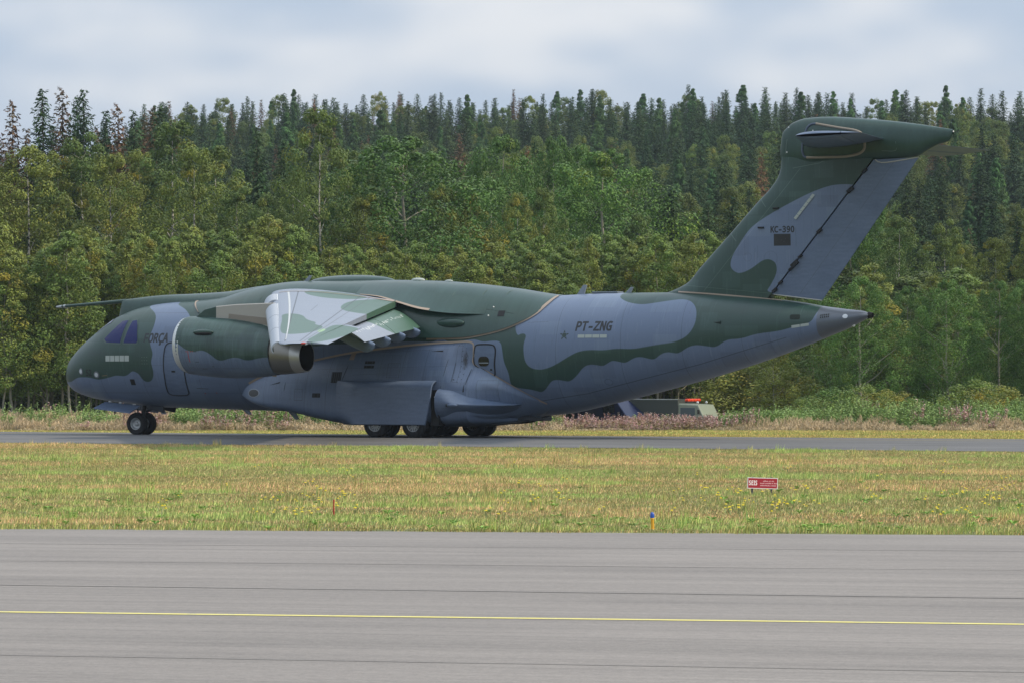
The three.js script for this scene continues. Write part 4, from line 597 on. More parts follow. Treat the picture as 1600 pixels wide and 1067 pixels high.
  const bZ = (X, Y) => { const q = Math.min(1, Math.abs((Y - (bT(X) + bB(X)) / 2) / ((bT(X) - bB(X)) / 2))); return bW(X) * (1 - q ** 2.4) ** (1 / 2.4); };
  const bu = s => gridGeo(80, 30, (u, v) => { const X = lerp(29.05, 35.33, u < 0.3 ? u * u / 0.3 * 0.7 + 0.3 * u : u), a = lerp(-Math.PI / 2, Math.PI / 2, v), sn = Math.sin(a), m = (bT(X) + bB(X)) / 2, h = (bT(X) - bB(X)) / 2; return [X, m + h * Math.sign(sn) * Math.abs(sn) ** (2 / 2.4), s * bW(X) * Math.cos(a) ** (2 / 2.4)]; }, p => [p.x / 4, p.y / 4], false, s < 0);
  const bullet = part('bullet_fairing', merge([bu(1), bu(-1)]), greenPaint, plane);
  part('seal_frame', merge([line([[30.5, 10.68], [31.3, 10.53], [32.0, 10.4], [32.2, 10.3], [32.32, 10.1]], 0.045, bZ, 0.01), line([[32.32, 10.1], [32.3, 9.8], [32.15, 9.66], [31.67, 9.56], [30.9, 9.54], [30.15, 9.55]], 0.045, bZ, 0.01)]), std(0x8b8173, 0.75), bullet);
  part('seal_frame', merge([line([[30.5, 10.68], [30.35, 10.67], [30.2, 10.58], [30.05, 10.2]], 0.04, bZ, 0.01), line([[30.05, 10.2], [30.0, 9.8], [30.05, 9.6], [30.15, 9.55]], 0.04, bZ, 0.01)]), std(0x4a5566, 0.7), bullet);
  part('tail_lamp', (() => { const s = new THREE.SphereGeometry(0.03, 8, 6); s.translate(35.34, 10.3, 0); return s; })(), std(0xe8e8e0, 0.3), bullet);
  part('panel_seam', merge([line([[29.42, 10.65], [29.36, 10.1], [29.3, 9.7]], 0.006, bZ, 0.003), line([[30.7, 10.9], [30.68, 10.6]], 0.005, bZ, 0.003, false, 10), line([[33.4, 10.0], [33.4, 9.72], [32.9, 9.7]], 0.005, bZ, 0.003)]), std(0x6d7d74, 0.7), bullet);
  for (const [x, y] of [[29.4, 10.6], [29.36, 9.75], [30.4, 10.45]]) part('drain_cap', (() => { const s = new THREE.SphereGeometry(0.025, 8, 6); s.translate(x, y, bZ(x, y)); return s; })(), std(0xd0d2ce, 0.4), bullet);
  // tailplane
  const tpX = z => [lerp(30.0, 32.15, (z - 0.3) / 5.5), lerp(32.95, 34.45, (z - 0.3) / 5.5)], tpY = z => 10.08 - 0.02 * z, tpT = z => lerp(0.2, 0.13, (z - 0.3) / 5.5);
  const tf = c => (1.4845 * Math.sqrt(c) - 0.63 * c - 1.758 * c * c + 1.4215 * c ** 3 - 0.5075 * c ** 4) / 0.52;
  const tp = (z, c, up) => { const [a, b] = tpX(z), k = z > 5.65 ? Math.sqrt(Math.max(0.02, 1 - ((z - 5.65) / 0.16) ** 2)) : 1; return [lerp(a, b, c), tpY(z) + (up ? 1 : -1.1) * tpT(z) * tf(c) * k + 0.05 * (c - 0.5), z]; };
  const zsT = [0.1, 1, 2, 3, 4, 5, 5.5, 5.65, 5.72, 5.78, 5.8], ringT = (c0, c1) => [...Array.from({ length: 14 }, (_, i) => [lerp(c1, c0, i / 13), true]), ...Array.from({ length: 14 }, (_, i) => [lerp(c0, c1, i / 13), false])];
  for (const s of [1, -1]) for (const [nm, c0, c1] of [['tailplane', 0, 0.68], ['elevator', 0.69, 1]]) {
    const R = ringT(Math.sqrt(c0), Math.sqrt(c1)); R.push(R[0]);
    let g = gridGeo(zsT.length - 1, R.length - 1, (u, v) => { const [c, up] = R[Math.round(v * (R.length - 1))]; return tp(zsT[Math.round(u * (zsT.length - 1))], c * c, up); }, p => [p.x / 4, p.z / 4]);
    if (s < 0) g = mirrorZ(g);
    part(nm, g, greyPaint, plane);
  }
  // tail cone fittings
  const vg = part('cone_vent', patch([[30.72, 4.05], [31.05, 4.1], [31.1, 4.24], [30.76, 4.22]], 0.006), std(0x59626c, 0.5), cone);
  for (let i = 0; i < 5; i++) for (let j = 0; j < 2; j++) { const x = 30.77 + i * 0.063; part('vent_slot', patch([[x, 4.08 + j * 0.075 + i * 0.008], [x + 0.035, 4.085 + j * 0.075 + i * 0.008], [x + 0.04, 4.14 + j * 0.07 + i * 0.008], [x + 0.005, 4.135 + j * 0.07 + i * 0.008]], 0.012), blackMat, vg); }
  part('cone_lamp', patch(Array.from({ length: 14 }, (_, i) => [31.6 + Math.cos(i / 7 * Math.PI) * 0.09, 4.15 + Math.sin(i / 7 * Math.PI) * 0.07]), 0.012), std(0xb9bfc4, 0.25, 0.3), cone);
  part('tail_strobe', (() => { const s = new THREE.SphereGeometry(0.06, 12, 8); s.translate(31.75, 3.86, 0.05); return s; })(), std(0xdedfdc, 0.2), cone);
  part('tail_recess', patch(roundRect(29.75, 4.05, 30.1, 4.22, 0.06), 0.006), std(0x10211c, 0.8), plane);
  part('tail_scoop', (() => { const s = new THREE.ConeGeometry(0.07, 0.36, 8); s.rotateZ(Math.PI / 2); s.scale(1, 0.7, 0.8); s.translate(27.2, 3.97, bodyZ(27.2, 3.97)); return s; })(), std(0x1d2f29, 0.7), plane);
  for (let i = 0; i < 2; i++) part('formation_strip', patch([[29.82 + i * 0.3, 3.76 + i * 0.045], [30.1 + i * 0.3, 3.80 + i * 0.045], [30.1 + i * 0.3, 3.89 + i * 0.045], [29.82 + i * 0.3, 3.85 + i * 0.045]], 0.01), wornWhite, plane);
}

// ---------------------------------------------------------------- vegetation
function leafMesh(leaves) { // leaves: [x, y, z, length, width, nx, ny, nz, ax, ay, az, r, g, b]; each leaf a folded rhombus
  const n = leaves.length, pos = new Float32Array(n * 12), nor = new Float32Array(n * 12), col = new Float32Array(n * 12), idx = new Uint32Array(n * 6);
  const N = V3(), A = V3(), B = V3();
  for (let i = 0; i < n; i++) {
    const [x, y, z, l, w, nx, ny, nz, ax, ay, az, r, g, b] = leaves[i];
    N.set(nx, ny, nz).normalize(); A.set(ax, ay, az); A.addScaledVector(N, -A.dot(N)).normalize(); B.crossVectors(N, A);
    const o = i * 12, P = [[-0.5, 0, 0], [0.05, 0.5, 0.06], [0.5, 0, -0.05], [0.05, -0.5, 0.06]];
    for (let k = 0; k < 4; k++) {
      pos[o + k * 3] = x + A.x * P[k][0] * l + B.x * P[k][1] * w + N.x * P[k][2] * l; pos[o + k * 3 + 1] = y + A.y * P[k][0] * l + B.y * P[k][1] * w + N.y * P[k][2] * l; pos[o + k * 3 + 2] = z + A.z * P[k][0] * l + B.z * P[k][1] * w + N.z * P[k][2] * l;
      nor[o + k * 3] = N.x; nor[o + k * 3 + 1] = N.y; nor[o + k * 3 + 2] = N.z; col[o + k * 3] = r; col[o + k * 3 + 1] = g; col[o + k * 3 + 2] = b;
    }
    idx.set([i * 4, i * 4 + 2, i * 4 + 1, i * 4, i * 4 + 3, i * 4 + 2], i * 6);
  }
  const g = new THREE.BufferGeometry();
  g.setAttribute('position', new THREE.BufferAttribute(pos, 3)); g.setAttribute('normal', new THREE.BufferAttribute(nor, 3)); g.setAttribute('color', new THREE.BufferAttribute(col, 3)); g.setIndex(new THREE.BufferAttribute(idx, 1));
  return g;
}
const leafMat = (c) => new THREE.MeshPhysicalMaterial({ color: c, vertexColors: true, roughness: 0.75, transmission: 0.36, thickness: 0, side: THREE.DoubleSide, specularIntensity: 0.5 });
const needleMat = (c) => new THREE.MeshPhysicalMaterial({ color: c, vertexColors: true, roughness: 0.85, transmission: 0.25, thickness: 0, side: THREE.DoubleSide, specularIntensity: 0.3 });
function bough(a, b, r0, r1, rng, wob, n = 5) { // bent tapered limb
  const A = V3(...a), B = V3(...b), pts = []; for (let i = 0; i <= n; i++) { const t = i / n, p = A.clone().lerp(B, t); if (i && i < n) p.add(V3((rng() - 0.5) * wob, (rng() - 0.5) * wob * 0.5, (rng() - 0.5) * wob)); pts.push(p); }
  const c = new THREE.CatmullRomCurve3(pts), R = 7;
  return gridGeo(n * 2, R, (u, v) => { const p = c.getPoint(u), t = c.getTangent(u), s = V3(-t.y, t.x, 0.01).normalize(), q = V3().crossVectors(t, s), r = lerp(r0, r1, u), g = v * 2 * Math.PI; return [p.x + r * (s.x * Math.cos(g) + q.x * Math.sin(g)), p.y + r * (s.y * Math.cos(g) + q.y * Math.sin(g)), p.z + r * (s.z * Math.cos(g) + q.z * Math.sin(g))]; }, (p, u, v) => [v, p.y / 2], true);
}
// broadleaf crown of leaf sprays hung on limbs; shape(h) gives the relative radius at height h in 0..1
function broadleaf(seed, { H, R, base, clusters, per, size, shape, droop = 0.2, cr = 0.6, trunkR = 0.13, limbs = 12, yellow = 0.06, lean = 0.3 }) {
  const rng = rngOf(seed), leaves = [], wood = [], lx = (rng() - 0.5) * lean, lz = (rng() - 0.5) * lean;
  const axis = h => [lx * h * h * H * 0.1, h * H, lz * h * h * H * 0.1];
  wood.push(bough([0, -0.4, 0], axis(0.93), trunkR, trunkR * 0.12, rng, 0.25, 7));
  const centres = [];
  for (let i = 0; i < clusters; i++) {
    const f = (i + rng()) / clusters, h = base + (1 - base) * Math.pow(f, 0.92), hh = (h - base) / (1 - base), rad = R * shape(hh) * (0.75 + 0.5 * noise3(i * 0.37, seed)), a = i * 2.39996 + rng() * 0.9, q = 0.25 + 0.75 * Math.sqrt(rng());
    const ax = axis(h); centres.push([ax[0] + Math.cos(a) * rad * q, ax[1] + (rng() - 0.5) * 0.4 - droop * q * rad * 0.4, ax[2] + Math.sin(a) * rad * q, q, h, rad]);
  }
  const lim = centres.slice().sort((p, q) => hash3(p[0] * 1000 | 0, 1, seed) - hash3(q[0] * 1000 | 0, 1, seed)).slice(0, limbs);
  for (const c of lim) { const h0 = Math.max(base * 0.6, c[4] - 0.06 - c[5] * 0.35 / H * 1.2), s = axis(h0); wood.push(bough(s, [c[0], c[1], c[2]], trunkR * 0.42 * (1.1 - h0), 0.012, rng, 0.3, 4)); }
  for (const c of centres) {
    const rc = cr * (0.6 + 0.7 * rng()) * (0.3 + 0.7 * Math.min(1, shape(clamp((c[4] - base) / (1 - base))))), n = Math.round(per * (0.7 + 0.6 * rng())), tone = 0.82 + 0.36 * rng(), yel = rng() < yellow ? 0.5 + 0.5 * rng() : 0;
    for (let k = 0; k < n; k++) {
      let x, y, z, d; do { x = rng() * 2 - 1; y = rng() * 2 - 1; z = rng() * 2 - 1; d = x * x + y * y + z * z; } while (d > 1);
      const b = Math.pow(d, -0.18); x *= b; y *= b; z *= b;
      const t = tone * (0.8 + 0.4 * rng()), yy = yel + (rng() < 0.03 ? 0.6 : 0), l = size * (0.7 + 0.6 * rng());
      leaves.push([c[0] + x * rc, c[1] + y * rc * 0.85 - droop * (x * x + z * z) * rc * 0.5, c[2] + z * rc, l, l * (0.55 + 0.2 * rng()), x + rng() * 1.4 - 0.7, y + 0.5 + rng() * 1.2 - 0.6, z + rng() * 1.4 - 0.7, rng() - 0.5, -0.5 * droop * 2 - rng() * 0.5, rng() - 0.5, t * (0.80 + yy * 0.45), t * (0.86 + yy * 0.1), t * (0.50 - yy * 0.14)]);
    }
  }
  return { wood: merge(wood), crown: leafMesh(leaves) };
}
function spruce(seed, { H, R, base = 0.08, branches = 380, dead = 0, sparse = 1 }) {
  const rng = rngOf(seed), leaves = [], wood = [bough([0, -0.4, 0], [0.05, H * 0.95, 0], 0.16 * H / 18, 0.015, rng, 0.12, 6)], N = Math.round(branches * sparse);
  for (let b = 0; b < N; b++) {
    const f = 1 - Math.pow(1 - 0.995 * (b + rng()) / N, 0.72), h = base + (1 - base) * f, L = (R * Math.pow(1 - f, 0.8) * (0.62 + 0.5 * noise3(f * 14, seed, 2)) + 0.14) * (0.55 + 0.55 * rng()), a = b * 2.39996 + rng() * 0.8, rise = lerp(-0.45, 0.5, Math.pow(f, 1.7)), ca = Math.cos(a), sa = Math.sin(a), n = Math.max(7, Math.round(L * 15)), tone = 0.72 + 0.55 * rng(), dd = dead > rng() ? 1 : 0;
    for (let k = 0; k < n; k++) {
      const q = (k + rng()) / n, r = L * q, y = h * H + r * rise + 0.14 * L * q * q * (f < 0.7 ? 1.2 : 0), side = (rng() - 0.5) * 2, spread = 0.26 * L * (1 - 0.55 * q) + 0.05, l = (0.26 + 0.26 * rng()) * (0.5 + 0.5 * Math.sqrt(1 - f)), v = tone * (0.75 + 0.5 * rng());
      leaves.push([ca * r - sa * side * spread, Math.min(H * 0.998, y - Math.abs(side) * 0.1 - 0.4 * rng() * (0.2 + 0.8 * (1 - f))), sa * r + ca * side * spread, l, l * 0.36, (rng() - 0.5) * 1.6 + ca * 0.4, 0.45 + 0.3 * rng(), (rng() - 0.5) * 1.6 + sa * 0.4, ca * 0.8 - sa * side * 0.8, -0.35 - 0.5 * rng() + f * 0.5, sa * 0.8 + ca * side * 0.8, v * (dd ? 0.88 : 0.72), v * (dd ? 0.76 : 0.8), v * (dd ? 0.64 : 0.62)]);
    }
  }
  return { wood: merge(wood), crown: leafMesh(leaves) };
}
function pine(seed, { H, R }) {
  const rng = rngOf(seed), leaves = [], wood = [bough([0, -0.4, 0], [0.2, H * 0.97, 0.1], 0.17, 0.03, rng, 0.3, 6)];
  for (let i = 0; i < 100; i++) {
    const f = rng(), h = 0.3 + 0.7 * f, r = R * Math.pow(1.02 - f, 0.9) * (0.1 + 0.9 * rng()), a = rng() * 6.283, c = [Math.cos(a) * r, h * H - 0.2, Math.sin(a) * r], rc = (0.5 + 0.35 * rng()) * (0.18 + 0.82 * Math.sqrt(1 - f)), t0 = 0.8 + 0.4 * rng();
    if (i % 8 === 0) wood.push(bough([0.1, h * H - 0.6, 0.05], c, 0.05, 0.015, rng, 0.2, 3));
    for (let k = 0; k < 60; k++) { const x = rng() * 2 - 1, y = rng() * 2 - 1, z = rng() * 2 - 1, v = t0 * (0.75 + 0.5 * rng()), l = 0.3 + 0.2 * rng(); leaves.push([c[0] + x * rc, c[1] + y * rc * 0.55, c[2] + z * rc, l, l * 0.3, x, 0.5 + y, z, rng() - 0.5, 0.3 + rng(), rng() - 0.5, v * 0.68, v * 0.8, v * 0.58]); }
  }
  return { wood: merge(wood), crown: leafMesh(leaves) };
}
const egg = h => Math.pow(Math.max(0, Math.sin(Math.PI * Math.pow(clamp(h, 0.0, 1), 0.72) * 0.93 + 0.12)), 0.75), plume = h => Math.pow(1 - h, 0.55) * (0.55 + 0.45 * smooth(0, 0.2, h)) + 0.04, round = h => Math.sqrt(Math.max(0.02, 1 - (2 * h - 0.85) ** 2 * 0.72)) * (h > 0.95 ? 0.6 : 1);
const KIND = {
  birch: [0, 1, 2, 3].map(i => broadleaf(100 + i, { H: 15, R: 3.1, base: 0.2, clusters: 105, per: 195, size: 0.125, shape: egg, droop: 0.55, cr: 0.75, trunkR: 0.14, limbs: 16, yellow: 0.07 })),
  young: [0, 1, 2, 3].map(i => broadleaf(200 + i, { H: 9.5, R: 1.7, base: 0.3, clusters: 72, per: 160, size: 0.105, shape: plume, droop: 0.3, cr: 0.55, trunkR: 0.07, limbs: 12, yellow: 0.1 })),
  aspen: [0, 1].map(i => broadleaf(300 + i, { H: 14, R: 4.2, base: 0.14, clusters: 165, per: 200, size: 0.14, shape: round, droop: 0.2, cr: 0.85, trunkR: 0.2, limbs: 22, yellow: 0.03 })),
  shrub: [0, 1, 2].map(i => broadleaf(400 + i, { H: 3.2, R: 1.7, base: 0.03, clusters: 60, per: 95, size: 0.095, shape: round, droop: 0.1, cr: 0.5, trunkR: 0.04, limbs: 14, yellow: 0.16 })),
  spruce: [0, 1, 2, 3].map(i => spruce(500 + i, { H: 19, R: [3.4, 2.9, 3.7, 3.2][i], branches: [620, 580, 660, 620][i] })),
  brown: [0, 1].map(i => spruce(520 + i, { H: 18, R: 3.0, branches: 520, dead: 0.7, sparse: 0.8 })),
  pine: [0, 1].map(i => pine(540 + i, { H: 18, R: 2.4 })),
};
const birchBark = std(0xffffff, 0.85, 0, { map: dataTex(128, (u, v) => { const n = tileNoise(u, v, 4, 22, 71), m = tileNoise(u, v, 3, 60, 72); const k = n > 0.70 || m > 0.82 ? 0.16 : 0.62 + 0.16 * m; return [k, k * 0.97, k * 0.91]; }) });
const darkBark = std(0x4a4036, 0.95), greyBark = std(0x8c877a, 0.95);
const TINT = { birch: [0x5d6b3d, 0x66703a, 0x55663c, 0x6f7540], young: [0x69743f, 0x5f7040, 0x747a44, 0x687a48], aspen: [0x4a6638, 0x53703c], shrub: [0x66753c, 0x7a7a3c, 0x56703c], spruce: [0x33452f, 0x3a4a35, 0x2d3f2f], brown: [0x5a4a3c, 0x4e4438], pine: [0x48603f, 0x41583d] };
const MATS = Object.fromEntries(Object.entries(TINT).map(([k, a]) => [k, a.map(c => (k === 'spruce' || k === 'pine' || k === 'brown' ? needleMat : leafMat)(new THREE.Color(c).multiplyScalar(k === 'spruce' || k === 'brown' ? 1.7 : k === 'pine' ? 1.7 : 1.5)))]));
const BARK = { birch: birchBark, young: greyBark, aspen: greyBark, shrub: darkBark, spruce: darkBark, brown: darkBark, pine: std(0x7a5a40, 0.95) };
const BASEH = { birch: 15, young: 9.5, aspen: 14, shrub: 3.2, spruce: 19, brown: 18, pine: 18 };
const NAME = { birch: 'birch_tree', young: 'young_birch_tree', aspen: 'aspen_tree', shrub: 'willow_shrub', spruce: 'spruce_tree', brown: 'withered_spruce_tree', pine: 'pine_tree' };
const tr = rngOf(4242);
function tree(kind, d, s, h, wide, label, group, tint) {
  const v = Math.floor(tr() * KIND[kind].length), k = KIND[kind][v], [x, z] = DS(d, s), g = thing(NAME[kind], label, kind === 'shrub' ? 'shrub' : 'tree', group), f = h / BASEH[kind];
  part('trunk', k.wood, BARK[kind], g); part('crown', k.crown, MATS[kind][tint ?? Math.floor(tr() * MATS[kind].length)], g);
  g.position.set(x, groundY(x, z), z); g.rotation.y = tr() * 6.283; const w = f * (wide ?? 1) * (0.92 + 0.16 * tr()); g.scale.set(w, f, w);
  return g;
}
// metres beside the view axis for a bearing given in thousandths of the depth, and the height that reaches an elevation
const at = (u, d) => (u - 800) / 6417 * d;
const tall = (vtop, d, s) => { const [x, z] = DS(d, s); return 2.05 + (592 - vtop) / 6417 * d - groundY(x, z); };
const plant = (kind, u, vtop, d, wide, label, group, tint) => tree(kind, d, at(u, d), tall(vtop, d, at(u, d)), wide, label, group, tint);
// singled-out trees
plant('birch', 498, 165, 222, 0.75, 'tall birch with a long bare white trunk left of the round aspen', null, 0);
plant('aspen', 628, 218, 226, 1.25, 'big round dark green aspen standing above the wing root', null, 0);
plant('aspen', 950, 238, 240, 1.1, 'broad soft green tree above the aircraft roof aerials', null, 1);
plant('birch', 270, 186, 238, 1.0, 'pale green birch with pointed top rising over the cockpit woods', null, 2);
plant('brown', 17, 147, 262, 1.0, 'withered brown spruce at the left edge of the wood', null, 0);
plant('spruce', 64, 127, 262, 1.15, 'tall dark spruce next to the withered one on the left skyline', null, 0);
plant('brown', 95, 126, 266, 1.1, 'brownish tall spruce between two dark spruces on the left skyline', null, 1);
plant('spruce', 128, 128, 262, 1.0, 'dark double-topped spruce on the left skyline', null, 2);
plant('spruce', 118, 140, 264, 0.9, 'slim dark spruce beside the double-topped one', null, 0);
plant('spruce', 401, 188, 250, 1.0, 'dark spruce behind the birches above the engine', null, 1);
plant('spruce', 441, 208, 250, 1.1, 'shorter dark spruce just left of the white-trunked birch', null, 0);
plant('aspen', 1345, 435, 205, 0.9, 'bushy green tree right under the tail cone', null, 1);
plant('aspen', 1482, 440, 206, 0.85, 'rounded yellow-green tree right of the tail cone', null, 1);
plant('spruce', 1441, 335, 245, 1.3, 'dark spruce behind the rounded yellow-green tree', null, 0);
plant('spruce', 1532, 345, 250, 1.2, 'green spruce second from the right edge', null, 1);
plant('spruce', 1592, 330, 240, 1.3, 'dark spruce at the right edge of the wood', null, 2);
plant('spruce', 1050, 285, 240, 1.5, 'wide dark spruce in front of the tail fin leading edge', null, 0);
plant('spruce', 1106, 306, 238, 1.3, 'dark spruce beside the fin, right of the widest one', null, 1);
plant('spruce', 1145, 298, 244, 1.2, 'third dark spruce, partly hidden by the fin', null, 2);
plant('young', 918, 375, 212, 0.8, 'thin young birch with a bare stem above the aircraft roof', null, 2);
// birches and aspens of the second row
for (const [u, v, k, w, d] of [[-20, 250, 'birch', 1, 232], [38, 224, 'birch', 1.15, 230], [88, 240, 'birch', 1, 236], [130, 210, 'birch', 1.1, 234], [175, 236, 'birch', 1, 228], [215, 232, 'birch', 0.9, 240], [300, 228, 'birch', 1, 230], [338, 226, 'birch', 1.0, 244], [372, 290, 'birch', 1, 228], [420, 300, 'birch', 0.9, 226], [455, 270, 'birch', 0.8, 232], [535, 230, 'birch', 0.9, 236], [570, 300, 'birch', 0.9, 222], [690, 290, 'birch', 0.9, 224], [735, 300, 'birch', 0.9, 228], [765, 280, 'aspen', 0.7, 238], [790, 215, 'aspen', 0.7, 256], [835, 214, 'spruce', 1, 262], [866, 218, 'aspen', 0.6, 260], [905, 232, 'aspen', 0.6, 262], [810, 300, 'birch', 0.8, 226], [850, 290, 'birch', 0.8, 230], [1000, 330, 'birch', 0.9, 232], [1180, 330, 'birch', 1, 236], [1230, 340, 'birch', 1, 234], [1290, 330, 'birch', 1, 240], [1330, 350, 'aspen', 0.7, 240], [1375, 325, 'aspen', 0.7, 246], [1410, 335, 'birch', 1, 238], [1480, 345, 'birch', 1, 240], [1505, 380, 'birch', 0.9, 226], [1560, 370, 'birch', 1, 228], [1620, 360, 'birch', 1, 232], [1560, 440, 'aspen', 0.8, 208], [1620, 430, 'aspen', 0.9, 210], [1420, 450, 'aspen', 0.7, 212], [1270, 450, 'aspen', 0.7, 216], [1660, 340, 'birch', 1, 236], [-70, 240, 'birch', 1.1, 234]])
  plant(k, u, v, d, w, k === 'spruce' ? 'dark spruce among the aspens behind the aircraft roof' : k === 'birch' ? 'full-grown birch in the wood behind the taxiway' : 'leafy aspen in the wood behind the taxiway', k === 'spruce' ? null : k === 'birch' ? 'full-grown birches of the wood' : 'aspens of the wood');
for (const [u, v, k] of [[165, 162, 'spruce'], [182, 152, 'brown'], [207, 160, 'spruce'], [235, 158, 'brown'], [248, 152, 'spruce'], [225, 170, 'brown'], [40, 190, 'brown'], [82, 185, 'spruce'], [150, 190, 'brown'], [-15, 170, 'spruce'], [0, 200, 'brown'], [262, 185, 'spruce']])
  plant(k, u, v, 268 + 20 * tr(), 1.05, k === 'brown' ? 'brownish thinning spruce in the stand on the left' : 'dark spruce in the stand behind the left birches', k === 'brown' ? 'brownish spruces on the left' : 'dark spruces on the left');
// thicket of young birches along the edge
for (let i = 0; i < 135; i++) {
  const u = -60 + (i + tr()) / 135 * 1200, d = (u > 890 && u < 1140 ? 213 : 201) + 18 * tr(), left = u < 520;
  if (u > 1130 && u < 1180) continue;
  const v = (left ? 402 - 60 * noise3(u / 55, 3) : 418 - 55 * noise3(u / 48, 9)) + 60 * (tr() - 0.35) + (d < 206 ? 20 : 0);
  plant('young', u, v, d, 0.95 + 0.3 * tr(), `young birch in the thicket ${['left of the aircraft nose', 'above the cockpit', 'above the engine', 'above the wing', 'above the mid fuselage', 'above the rear fuselage'][[110, 280, 480, 700, 900].filter(q => u > q).length]}`, 'young birches of the thicket');
}
for (let i = 0; i < 18; i++) { const u = 1150 + 480 * tr(), d = 205 + 18 * tr(); plant('young', u, 400 + 140 * tr(), d, 1.3 + 0.5 * tr(), 'young birch in the thicket right of the aircraft tail', 'young birches right of the tail'); }
// understorey that closes the wood behind the stems
{ const g = KIND.young[1].crown, m = new THREE.InstancedMesh(g, MATS.birch[0], 260), M = new THREE.Matrix4(), q = new THREE.Quaternion();
  for (let i = 0; i < 260; i++) { const d = 226 + 55 * tr(), u = -90 + 1780 * (i + tr()) / 260, [x, z] = DS(d, at(u, d)), f = 0.75 + 0.5 * tr(); q.setFromAxisAngle(V3(0, 1, 0), tr() * 6.28); M.compose(V3(x, groundY(x, z) - 2.2 * f, z), q, V3(f * 2.0, f * 1.05, f * 2.0)); m.setMatrixAt(i, M); m.setColorAt(i, new THREE.Color().setScalar(0.6 + 0.5 * tr())); }
  m.name = 'understorey'; m.castShadow = m.receiveShadow = true; tag(m, 'dim green understorey inside the wood behind the stems', 'undergrowth', null, 'stuff'); scene.add(m); }
{ // the wood goes on to both sides
  const list = [[], []]; for (let i = 0; i < 420; i++) { const d = 203 + 95 * tr(), u = (i % 2 ? 1665 : -75) + (i % 2 ? 1 : -1) * 820 * tr(); list[d < 222 ? 0 : 1].push([d, u]); }
  [['young', 1], ['birch', 1]].forEach(([k, v], i) => {
    const src = KIND[k][v], wood = clean(src.wood.clone()); wood.deleteAttribute('uv'); wood.setAttribute('color', new THREE.BufferAttribute(new Float32Array(wood.attributes.position.count * 3).fill(0.9), 3));
    const m = new THREE.InstancedMesh(mergeGeometries([clean(src.crown.clone()), wood]), MATS[k][1], list[i].length), M = new THREE.Matrix4(), q = new THREE.Quaternion();
    list[i].forEach(([d, u], j) => { const [x, z] = DS(d, at(u, d)), f = 0.8 + 0.4 * tr(); q.setFromAxisAngle(V3(0, 1, 0), tr() * 6.28); M.compose(V3(x, groundY(x, z), z), q, V3(f * 1.2, f, f * 1.2)); m.setMatrixAt(j, M); const t = 0.8 + 0.4 * tr(); m.setColorAt(j, new THREE.Color(t, t, t)); });
    m.name = numbered('wood_margin'); m.castShadow = m.receiveShadow = true; tag(m, 'birch wood continuing to both sides behind the taxiway', 'forest', 'wood beyond the view', 'stuff'); scene.add(m);
  });
}
